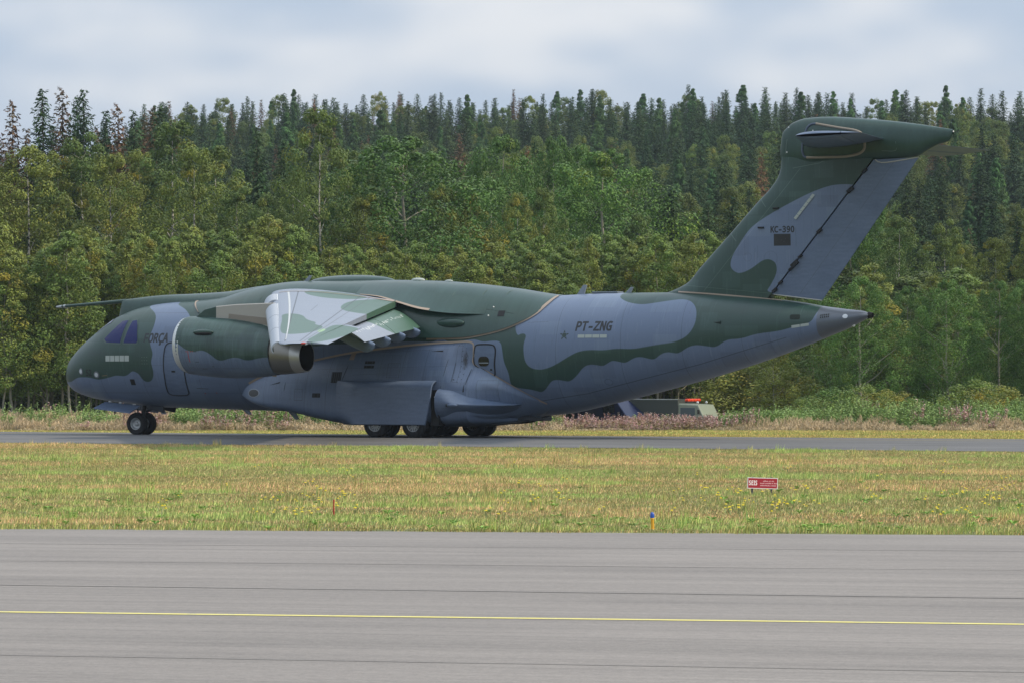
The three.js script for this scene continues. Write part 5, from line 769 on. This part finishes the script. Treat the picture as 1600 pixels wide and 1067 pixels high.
// the wooded hill: a continuous mass, with the trees of the crest as things of their own
{
  const kinds = [['spruce', 0], ['spruce', 1], ['spruce', 2], ['pine', 0], ['pine', 1], ['birch', 0], ['birch', 2], ['brown', 0]], share = [0.19, 0.18, 0.16, 0.07, 0.06, 0.16, 0.14, 0.04], lists = kinds.map(() => []);
  for (let row = 0; row < 44; row++) {
    const d = 300 + row * 7.6, half = d * 0.25;
    for (let s = -half; s < half; s += 3.1) { const dd = d + 6 * tr(), ss = s + 3 * tr(); if (dd > 612) continue; let p = tr() * 0.999, i = 0; const patchy = noise3(ss / 26, dd / 40, 4); if (patchy > 0.6) p = 0.7 + p * 0.3; else if (patchy < 0.35) p *= 0.62; while (i < 7 && p > share[i]) { p -= share[i]; i++; } lists[i].push([dd, ss]); }
  }
  kinds.forEach(([k, v], i) => {
    const src = KIND[k][v], wood = clean(src.wood.clone()); wood.deleteAttribute('uv'); const wc = new Float32Array(wood.attributes.position.count * 3).fill(0.8); wood.setAttribute('color', new THREE.BufferAttribute(wc, 3));
    const g = mergeGeometries([clean(src.crown.clone()), wood]), m = new THREE.InstancedMesh(g, MATS[k][v % MATS[k].length], lists[i].length), M = new THREE.Matrix4(), q = new THREE.Quaternion();
    lists[i].forEach(([d, s], j) => { const [x, z] = DS(d, s), h = (k === 'birch' ? 14.5 : 17) * (0.66 + 0.5 * tr()) / BASEH[k]; q.setFromAxisAngle(V3(0, 1, 0), tr() * 6.28); const w = h * (k === 'pine' ? 0.85 : k === 'spruce' ? 1.05 : 0.85) * (0.95 + 0.35 * tr()); M.compose(V3(x, groundY(x, z), z), q, V3(w, h, w)); m.setMatrixAt(j, M); const t = 0.75 + 0.5 * tr(); m.setColorAt(j, new THREE.Color(t * (0.9 + 0.25 * tr()), t, t * (0.9 + 0.15 * tr()))); });
    m.name = numbered('hill_forest'); m.castShadow = m.receiveShadow = true; tag(m, 'mixed conifer and birch forest covering the hill behind the wood', 'forest', 'forest on the hill', 'stuff'); scene.add(m);
  });
  const sky = [[250, 152], [340, 148], [380, 143], [433, 140], [485, 138], [570, 138], [680, 134], [725, 138], [780, 150], [830, 140], [890, 130], [945, 134], [1000, 142], [1050, 145], [1100, 139], [1160, 141], [1250, 146], [1350, 148], [1450, 150], [1500, 148], [1600, 164], [1700, 165]];
  for (let u = 240; u < 1690; u += 8 + 9 * tr()) {
    let i = 0; while (i < sky.length - 2 && u > sky[i + 1][0]) i++;
    const top = lerp(sky[i][1], sky[i + 1][1], clamp((u - sky[i][0]) / (sky[i + 1][0] - sky[i][0]))), d = 596 + 30 * tr(), v = top + 4 + 26 * Math.pow(tr(), 1.3), r = tr(), k = r < 0.7 ? 'spruce' : r < 0.78 ? 'pine' : r < 0.96 ? 'birch' : 'brown';
    plant(k, u, v, d, k === 'spruce' ? 1.1 : 0.9, `${{ spruce: 'pointed spruce', pine: 'loose-topped pine', birch: 'rounded birch', brown: 'brown thinning spruce' }[k]} on the hill crest ${['above the cockpit', 'above the wing', 'above the mid fuselage', 'left of the fin', 'behind the fin top', 'right of the fin top'][[430, 700, 900, 1150, 1400].filter(q => u > q).length]}`, `${k === 'brown' ? 'brown spruce' : k} trees on the hill crest`);
  }
}
// willow bushes in front of the wood, right of the aircraft
for (const [u, v, w, d, t] of [[1150, 590, 1.4, 211, 1], [1190, 577, 1.6, 212, 1], [1235, 592, 1.4, 207, 1], [1265, 622, 1.4, 190, 0], [1300, 610, 1.5, 191, 2], [1345, 605, 1.5, 192, 0], [1385, 613, 1.4, 190, 1], [1430, 622, 1.2, 188, 2], [1462, 632, 1.1, 183, 2], [1495, 640, 1.1, 184, 2], [1530, 600, 1.5, 194, 0], [1570, 608, 1.4, 192, 1], [1605, 622, 1.4, 188, 2], [1640, 610, 1.4, 192, 0], [1190, 645, 0.9, 183, 2], [1155, 650, 0.8, 182, 2], [1575, 648, 1.0, 182, 2], [340, 641, 0.9, 184, 2], [372, 645, 0.8, 183, 2], [468, 640, 1.0, 185, 2], [500, 646, 0.9, 184, 0], [40, 642, 0.9, 185, 2], [845, 640, 0.9, 186, 2]])
  plant('shrub', u, v, d, w * 1.15, 'leafy willow bush in the strip between taxiway and wood', 'willow bushes in front of the wood', t);

// grass, weeds, flowers
function bladePatch(seed, n, size, h0, h1, w, bend) {
  const rng = rngOf(seed), pos = [], nor = [], col = [];
  for (let i = 0; i < n; i++) {
    const x = (rng() - 0.5) * size, z = (rng() - 0.5) * size, h = lerp(h0, h1, rng() ** 1.6), a = rng() * 6.283, c = Math.cos(a), s = Math.sin(a), b = bend * h * (0.3 + rng()), t = 0.7 + 0.6 * rng(), dry = rng() < 0.28 ? 1 : 0, C = [t * (dry ? 1.35 : 0.78), t * (dry ? 1.12 : 0.95), t * (dry ? 0.72 : 0.42)];
    const A = [x - s * w, 0, z + c * w], B = [x + s * w, 0, z - c * w], m = [x + c * b * 0.35, h * 0.6, z + s * b * 0.35], M1 = [m[0] - s * w * 0.7, m[1], m[2] + c * w * 0.7], M2 = [m[0] + s * w * 0.7, m[1], m[2] - c * w * 0.7], T = [x + c * b, h, z + s * b];
    for (const q of [A, B, M2, A, M2, M1, M1, M2, T]) { pos.push(...q); nor.push(c * 0.6, 0.6, s * 0.6); col.push(...C); }
  }
  const g = new THREE.BufferGeometry(); g.setAttribute('position', new THREE.Float32BufferAttribute(pos, 3)); g.setAttribute('normal', new THREE.Float32BufferAttribute(nor, 3)); g.setAttribute('color', new THREE.Float32BufferAttribute(col, 3)); return g;
}
function scatter(name, geo, mat, list, label, category) { // list of [x, y, z, scale, height scale, r, g, b]
  const m = new THREE.InstancedMesh(geo, mat, list.length), M = new THREE.Matrix4(), q = new THREE.Quaternion(), c = new THREE.Color();
  list.forEach(([x, y, z, s, h, r, g, b], i) => { q.setFromAxisAngle(V3(0, 1, 0), tr() * 6.283); M.compose(V3(x, y, z), q, V3(s, h, s)); m.setMatrixAt(i, M); m.setColorAt(i, c.setRGB(r, g, b)); });
  m.name = name; m.castShadow = m.receiveShadow = true; tag(m, label, category, null, 'stuff'); scene.add(m); return m;
}
const grassMat = new THREE.MeshPhysicalMaterial({ color: 0xffffff, vertexColors: true, roughness: 0.8, transmission: 0.25, thickness: 0, side: THREE.DoubleSide, specularIntensity: 0.4 });
const apronSide = (x, z) => { const [a, b] = AP.edge; return ((b[0] - a[0]) * (z - a[1]) - (b[1] - a[1]) * (x - a[0])) / Math.hypot(b[0] - a[0], b[1] - a[1]); }; // > 0 on the apron
const streak = (x, z) => { const p = x * 0.968 - z * 0.25, q = x * 0.25 + z * 0.968; return [fbm(p / 22, q / 3.2, 2, 3), fbm(p / 7, q / 1.3, 6, 3), fbm(p / 2.2, q / 1.1, 9, 2)]; };
{
  const short = [], tuft = [], strip = [];
  for (let d = 56; d < 140; d += 0.42) for (let s = -d * 0.22; s < d * 0.22; s += 0.46) {
    if (Math.abs(s) > d * 0.137 && tr() < 0.35) continue; const [x, z] = DS(d + 0.4 * tr(), s + 0.4 * tr()), e = apronSide(x, z); if (e > -0.05 || z < 11.62) continue;
    const [a, b, c] = streak(x, z), dry = smooth(0.48, 0.62, a * 0.55 + b * 0.45), near = smooth(-1.6, -0.2, e) * (0.4 + 0.6 * b), lush = smooth(0.55, 0.75, c), t = 0.8 + 0.35 * tr();
    let R = lerp(0.62, 0.80, dry), G = lerp(0.54, 0.58, dry), B = lerp(0.46, 0.55, dry); if (lush > 0.3 && dry < 0.5) { R *= 0.86; G *= 1.08; B *= 0.85; } R = lerp(R, 0.46, near); G = lerp(G, 0.38, near); B = lerp(B, 0.26, near);
    short.push([x, groundY(x, z) - 0.01, z, 1, 0.75 + 0.5 * c + 0.5 * lush, R * t, G * t, B * t]);
    if (tr() < 0.03 + 0.10 * lush) tuft.push([x, groundY(x, z) - 0.01, z, 0.5 + 0.5 * tr(), 0.7 + 0.7 * tr(), R * t * 0.8, G * t * 0.92, B * t * 0.7]);
  }
  for (let d = 148; d < 184; d += 0.75) for (let s = -d * 0.22; s < d * 0.22; s += 0.6) { const [x, z] = DS(d + 0.7 * tr(), s + 0.6 * tr()); if (z > -11.7) continue; const [a, b] = streak(x, z), t = 0.85 + 0.3 * tr(), dry = smooth(0.4, 0.6, a); strip.push([x, groundY(x, z) - 0.01, z, 1.4, 1.0 + 0.4 * b, lerp(0.70, 0.86, dry) * t, lerp(0.66, 0.68, dry) * t, lerp(0.42, 0.5, dry) * t]); }
  const pg = bladePatch(31, 110, 0.62, 0.03, 0.085, 0.0055, 0.7);
  scatter('infield_grass', pg, grassMat, short, 'short dry mown grass between the apron and the taxiway', 'grass');
  scatter('grass_tufts', bladePatch(32, 46, 0.3, 0.08, 0.22, 0.006, 0.6), grassMat, tuft, 'taller grass tufts in the mown infield', 'grass');
  scatter('verge_grass', pg, grassMat, strip, 'pale mown grass strip behind the taxiway', 'grass');
}
// weed stalks: leafy herb, fireweed in pink seed, dry hay
function stalks(seed, n, size, H, kind) {
  const rng = rngOf(seed), L = [];
  for (let i = 0; i < n; i++) {
    const x = (rng() - 0.5) * size, z = (rng() - 0.5) * size, h = H * (0.6 + 0.5 * rng()), lx = (rng() - 0.5) * 0.25, lz = (rng() - 0.5) * 0.25;
    const stem = kind === 'hay' ? [0.62, 0.5, 0.32] : kind === 'fire' ? [0.36, 0.24, 0.17] : [0.24, 0.3, 0.12];
    for (let k = 0; k < 3; k++) L.push([x + lx * h * (k + 0.5) / 3, h * (k + 0.5) / 3, z + lz * h * (k + 0.5) / 3, h / 3 * 1.1, 0.016, rng() - 0.5, 0.05, rng() - 0.5, lx, 1, lz, ...stem]);
    const m = kind === 'hay' ? 12 : 26;
    for (let k = 0; k < m; k++) {
      const f = 0.08 + 0.92 * (k + rng()) / m, a = rng() * 6.283, top = f > (kind === 'fire' ? 0.58 : 0.9), t = 0.75 + 0.5 * rng();
      if (kind === 'hay') { const l = 0.16 + 0.14 * rng(); L.push([x + lx * f * h + Math.cos(a) * 0.06, f * h, z + lz * f * h + Math.sin(a) * 0.06, l, 0.022, Math.cos(a), 0.3, Math.sin(a), Math.cos(a) * 0.4, 1, Math.sin(a) * 0.4, 0.62 * t, 0.5 * t, 0.33 * t]); continue; }
      const l = top ? 0.07 + 0.05 * rng() : 0.1 + 0.08 * rng(), pink = rng(), C = top && kind === 'fire' ? (pink < 0.3 ? [0.50, 0.28, 0.30] : pink < 0.62 ? [0.52, 0.42, 0.37] : [0.40, 0.27, 0.19]) : kind === 'fire' ? [0.33, 0.27, 0.13] : [0.24, 0.34, 0.11];
      L.push([x + lx * f * h + Math.cos(a) * (top ? 0.035 : 0.08), f * h, z + lz * f * h + Math.sin(a) * (top ? 0.035 : 0.08), l, l * (top ? 0.6 : 0.34), rng() - 0.5, 0.6, rng() - 0.5, Math.cos(a), top ? 0.6 : 0.15, Math.sin(a), C[0] * t, C[1] * t, C[2] * t]);
    }
  }
  return leafMesh(L);
}
{
  const hay = [], fire = [], herb = [];
  for (let d = 177; d < 203; d += 0.85) for (let s = -d * 0.22; s < d * 0.22; s += 0.55) {
    const dd = d + 0.8 * tr(), ss = s + 0.5 * tr(), [x, z] = DS(dd, ss), u = 800 + ss / dd * 6417, n = fbm(ss / 4, dd / 3, 8, 3), t = 0.8 + 0.4 * tr(), edge = smooth(176.5, 180 + 3 * n, dd); if (edge < 0.05 || tr() > 0.85) continue;
    const pink = (smooth(180, 215, u) * (1 - smooth(240, 270, u)) * 0.5 + smooth(300, 330, u) * (1 - smooth(430, 520, u)) * 0.45 + smooth(800, 880, u) * (1 - smooth(1110, 1200, u)) * 0.75), dryW = (1 - smooth(230, 300, u)) * 0.75 + smooth(860, 900, u) * (1 - smooth(1100, 1180, u)) * 0.3, r = tr() + (n - 0.5) * 0.9;
    const big = fbm(ss / 1.9, dd / 1.6, 12, 2), y = groundY(x, z) - 0.03, hs = (0.35 + 1.3 * big) * (0.35 + 0.65 * edge) * (0.75 + 0.5 * n) * (1 - 0.42 * smooth(820, 900, u) * (1 - smooth(1110, 1180, u)));
    if (r < pink) fire.push([x, y, z, 1, hs, t, t, t]); else if (r < pink + dryW || dd < 180) hay.push([x, y, z, 1.1, hs * 0.85, t, t, t]); else herb.push([x, y, z, 1.1, hs, t * 0.95, t, t * 0.9]);
  }
  scatter('dry_hay', stalks(61, 16, 0.75, 0.8, 'hay'), grassMat, hay, 'dry tan uncut grass along the edge of the wood', 'grass');
  scatter('fireweed', stalks(62, 10, 0.7, 1.05, 'fire'), grassMat, fire, 'pink seeding fireweed behind the taxiway verge', 'weeds');
  scatter('green_weeds', stalks(63, 12, 0.7, 0.95, 'herb'), grassMat, herb, 'green leafy weeds along the edge of the wood', 'weeds');
  // yellow hawkbit flowers and low rosettes in the infield
  const fl = [], ro = [];
  for (let i = 0; i < 130; i++) { const band = tr(), d = band < 0.55 ? 64 + 10 * tr() : band < 0.8 ? 74 + 5 * tr() : 80 + 25 * tr(), cl = Math.floor(tr() * 26), s = (hash3(cl, 3, 1) * 2 - 1) * d * 0.125 + (tr() - 0.5) * 0.9, [x, z] = DS(d, s); if (apronSide(x, z) > -0.3) continue; fl.push([x, groundY(x, z) + 0.02, z, 0.8 + 0.5 * tr(), 0.7 + 0.7 * tr(), 1, 1, 1]); }
  for (let i = 0; i < 150; i++) { const d = 60 + 30 * tr() * tr(), s = (tr() * 2 - 1) * d * 0.13, [x, z] = DS(d, s); if (apronSide(x, z) > -0.15) continue; const t = 0.8 + 0.5 * tr(); ro.push([x, groundY(x, z), z, 0.35 + 0.4 * tr(), 0.4 + 0.4 * tr(), t * 1.3, t * 1.3, t * 1.2]); }
  const rg = rngOf(9), F = [], Ro = [];
  for (let i = 0; i < 3; i++) { const x = (rg() - 0.5) * 0.14, z = (rg() - 0.5) * 0.14, h = 0.12 + 0.07 * rg(); F.push([x, h / 2, z, h, 0.006, 1, 0, 0.3, 0, 1, 0, 0.3, 0.36, 0.14]); for (let k = 0; k < 6; k++) { const a = k * 1.05; F.push([x + Math.cos(a) * 0.012, h, z + Math.sin(a) * 0.012, 0.036, 0.018, Math.cos(a) * 0.6, 0.8, Math.sin(a) * 0.6, Math.cos(a), 0.3, Math.sin(a), 0.80, 0.66, 0.06]); } }
  for (let k = 0; k < 26; k++) { const a = rg() * 6.28, r = 0.04 + 0.1 * rg(); Ro.push([Math.cos(a) * r, 0.05 + 0.07 * rg(), Math.sin(a) * r, 0.13, 0.04, -Math.cos(a) * 0.4, 1, -Math.sin(a) * 0.4, Math.cos(a), 0.6, Math.sin(a), 0.2, 0.34, 0.08]); }
  scatter('hawkbit_flowers', leafMesh(F), grassMat, fl, 'small yellow hawkbit flowers dotted in the grass', 'flowers');
  scatter('broadleaf_weeds', leafMesh(Ro), grassMat, ro, 'low broad-leaved weeds along the apron edge', 'weeds');
}

// single out the things of the smaller groups by their order from the left
const ORD = ['first', 'second', 'third', 'fourth', 'fifth', 'sixth', 'seventh', 'eighth', 'ninth', 'tenth', 'eleventh', 'twelfth', 'thirteenth', 'fourteenth', 'fifteenth', 'sixteenth', 'seventeenth', 'eighteenth', 'nineteenth', 'twentieth', 'twenty-first', 'twenty-second', 'twenty-third', 'twenty-fourth', 'twenty-fifth', 'twenty-sixth', 'twenty-seventh', 'twenty-eighth', 'twenty-ninth', 'thirtieth'];
{
  const by = {}; for (const o of scene.children) if (o.userData.group && o.userData.kind !== 'stuff' && o.isGroup) (by[o.userData.label] ??= []).push(o);
  for (const list of Object.values(by)) { if (list.length > 30 || list.length < 2) continue; const bear = o => { const x = o.position.x - 86, z = o.position.z - 128; return (x * CY - z * SY) / (-x * SY - z * CY); }; list.sort((a, b) => bear(a) - bear(b)).forEach((o, i) => { o.userData.label = `${ORD[i]} from the left: ${o.userData.label}`; }); }
}

// ---------------------------------------------------------------- signs, posts, vehicles
{ // red stop sign on two short posts
  const g = thing('stop_sign', 'small red SEIS warning board on two short posts in the grass', 'sign');
  const tex = canvasTex(canvas(512, 170, (ctx, W, H) => {
    ctx.fillStyle = '#d9d9da'; ctx.fillRect(0, 0, W, H); ctx.fillStyle = '#9a1528'; ctx.fillRect(10, 10, W - 20, H - 20);
    ctx.fillStyle = '#eceaea'; ctx.font = 'bold 100px sans-serif'; ctx.save(); ctx.translate(22, 118); ctx.scale(0.72, 1); ctx.fillText('SEIS', 0, 0); ctx.restore();
    ctx.fillStyle = 'rgba(232,226,226,0.85)'; let k = 3; // three lines of small print, too small to read
    for (const [y, x0, segs] of [[40, 262, [88, 26, 40]], [74, 214, [66, 104, 18, 60]], [108, 214, [176, 74]]]) { let x = x0; for (const s of segs) { for (let q = 0; q < s; q += 9) { const h = 10 + 10 * hash3(q, k++, 4); ctx.fillRect(x + q, y + 20 - h, 5, h); } x += s + 14; } }
  }));
  const face = new THREE.PlaneGeometry(0.66, 0.215); face.translate(0, 0, 0.0085);
  const bd = part('board', box(0.66, 0.215, 0.014, 0, 0, 0), std(0xb9bbbd, 0.5, 0.4), g); part('board_face', face, std(0xffffff, 0.5, 0, { map: tex }), bd);
  for (const x of [-0.21, 0.21]) part('post', merge([box(0.035, 0.36, 0.025, x, -0.06, -0.022), box(0.05, 0.04, 0.01, x, 0.05, -0.012)]), std(0x4a4c4b, 0.7, 0.3), g);
  const [x, z] = DS(79.5, at(1192, 79.5)); g.position.set(x, groundY(x, z) + 0.235, z); g.rotation.set(0, YAW + 0.42, -0.035);
}
{ // taxiway edge marker
  const g = thing('edge_marker', 'small yellow marker post with a blue cap at the apron edge', 'marker');
  part('post', new THREE.LatheGeometry([[0.03, 0], [0.026, 0.02], [0.024, 0.14], [0.03, 0.15], [0.03, 0.165], [0.001, 0.165]].map(p => new THREE.Vector2(...p)), 18), std(0xd29a1e, 0.5), g);
  part('cap', new THREE.LatheGeometry([[0.03, 0.165], [0.032, 0.175], [0.03, 0.215], [0.022, 0.24], [0.01, 0.25], [0.001, 0.252]].map(p => new THREE.Vector2(...p)), 18), std(0x1d4fa8, 0.35), g);
  const [x, z] = DS(60.8, at(1020, 60.8)); g.position.set(x, groundY(x, z) + 0.03, z); g.rotation.z = 0.03;
}
{ // red stake
  const g = thing('marker_stake', 'thin red wooden stake stuck in the infield grass', 'stake');
  part('stake', box(0.022, 0.32, 0.022, 0, 0.13, 0, 0, 0.3, 0, 0.003), std(0xb02a26, 0.7), g); part('painted_top', box(0.0235, 0.03, 0.0235, 0, 0.277, 0, 0, 0.3, 0, 0.003), std(0xc03a2c, 0.65), g);
  const [x, z] = DS(66.8, at(521, 66.8)); g.position.set(x, groundY(x, z), z); g.rotation.z = -0.01;
}
function roadWheel(g, x, z, r) { const t = new THREE.TorusGeometry(r * 0.72, r * 0.28, 10, 24); t.translate(x, r, z); const w = part('wheel', t, rubber, g); part('rim', (() => { const c = new THREE.CylinderGeometry(r * 0.55, r * 0.55, 0.16, 20); c.rotateX(Math.PI / 2); c.translate(x, r, z); return c; })(), std(0x80848a, 0.5, 0.5), w); }
const prism = (pts, w, bev = 0.03) => { const g = new THREE.ExtrudeGeometry(new THREE.Shape(pts.map(p => new THREE.Vector2(...p))), { depth: w - 2 * bev, bevelEnabled: true, bevelSize: bev, bevelThickness: bev, bevelSegments: 3 }); g.translate(0, 0, -w / 2 + bev); return g; };
{ // dark blue van half hidden by the weeds, its sloping windscreen coloured whitish in place of a sky reflection
  const g = thing('parked_van', 'dark blue van with a whitish sloping front half hidden by pink weeds', 'van');
  part('body', prism([[-2.6, 0.45], [2.2, 0.45], [2.3, 0.95], [1.75, 1.12], [0.72, 2.02], [0.3, 2.1], [-2.5, 2.08], [-2.65, 1.2]], 1.85, 0.06), std(0x16203f, 0.3), g);
  const ws = gridGeo(4, 6, (u, v) => [lerp(1.72, 0.74, u), lerp(1.17, 2.02, u) + 0.012, lerp(-0.88, 0.88, v) * lerp(1, 0.96, u)], null, false, true);
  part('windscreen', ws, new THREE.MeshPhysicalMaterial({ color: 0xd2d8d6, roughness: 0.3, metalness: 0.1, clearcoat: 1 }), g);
  for (const s of [1, -1]) { part('side_window', box(0.95, 0.5, 0.02, 0.25, 1.66, s * 0.935, 0, 0, 0, 0.008), std(0x10151c, 0.1), g); part('headlight', box(0.1, 0.16, 0.3, 2.27, 0.86, s * 0.68, 0, 0, 0, 0.03), std(0xd8dadc, 0.2), g); part('wing_mirror', box(0.1, 0.2, 0.18, 1.2, 1.35, s * 1.05, 0, 0, 0, 0.03), blackMat, g); }
  for (const x of [-1.6, 1.5]) for (const s of [1, -1]) roadWheel(g, x, s * 0.82, 0.34);
  const d = 205, [x, z] = DS(d, at(970, d)); g.position.set(x, groundY(x, z), z); g.rotation.y = YAW - 0.95;
}
{ // olive field truck with a box body and an orange beacon bar
  const g = thing('field_truck', 'grey-green box-bodied field truck with an orange beacon bar on its cab', 'truck');
  part('box_body', prism([[-2.3, 0.7], [0.35, 0.7], [0.35, 2.08], [-2.3, 2.08]], 1.9, 0.04), std(0x3a403c, 0.7), g);
  part('box_roof', box(2.7, 0.04, 1.92, -0.97, 2.1, 0, 0, 0, 0, 0.015), std(0x8a908c, 0.6), g);
  part('cab', prism([[0.38, 0.55], [2.35, 0.55], [2.4, 1.12], [1.7, 1.25], [1.42, 1.78], [0.38, 1.84]], 1.8, 0.07), std(0x7c8474, 0.5), g);
  part('windscreen', gridGeo(3, 4, (u, v) => [lerp(1.72, 1.45, u) + 0.02, lerp(1.3, 1.74, u), lerp(-0.74, 0.74, v)], null, false, true), std(0x7c8a8c, 0.15, 0.4), g);
  for (const s of [1, -1]) { part('side_window', box(0.8, 0.4, 0.02, 0.9, 1.5, s * 0.905, 0, 0, 0, 0.008), std(0x4c565c, 0.12), g); part('mirror', box(0.06, 0.22, 0.16, 1.55, 1.5, s * 1.02, 0, 0, 0, 0.02), blackMat, g); part('headlight', (() => { const c = new THREE.CylinderGeometry(0.1, 0.1, 0.06, 16); c.rotateZ(Math.PI / 2); c.translate(2.42, 0.92, s * 0.6); return c; })(), std(0xd0d2d0, 0.2), g); part('work_lamp', (() => { const c = new THREE.SphereGeometry(0.07, 12, 8); c.translate(1.25, 1.95, s * 0.5); return c; })(), std(0xb9bcbc, 0.2, 0.4), g); }
  const bar = part('beacon_bar', box(0.16, 0.05, 1.5, 0.75, 1.98, 0, 0, 0, 0, 0.02), blackMat, g);
  for (let i = 0; i < 4; i++) part('beacon_lens', box(0.2, 0.14, 0.34, 0.75, 2.07, -0.56 + i * 0.375, 0, 0, 0, 0.05), std(0xd8401c, 0.3), bar);
  for (const x of [-1.5, 1.6]) for (const s of [1, -1]) roadWheel(g, x, s * 0.78, 0.44);
  const d = 204, [x, z] = DS(d, at(1062, d)); g.position.set(x, groundY(x, z), z); g.rotation.y = YAW - 0.5;
}
renderer.render(scene, camera);
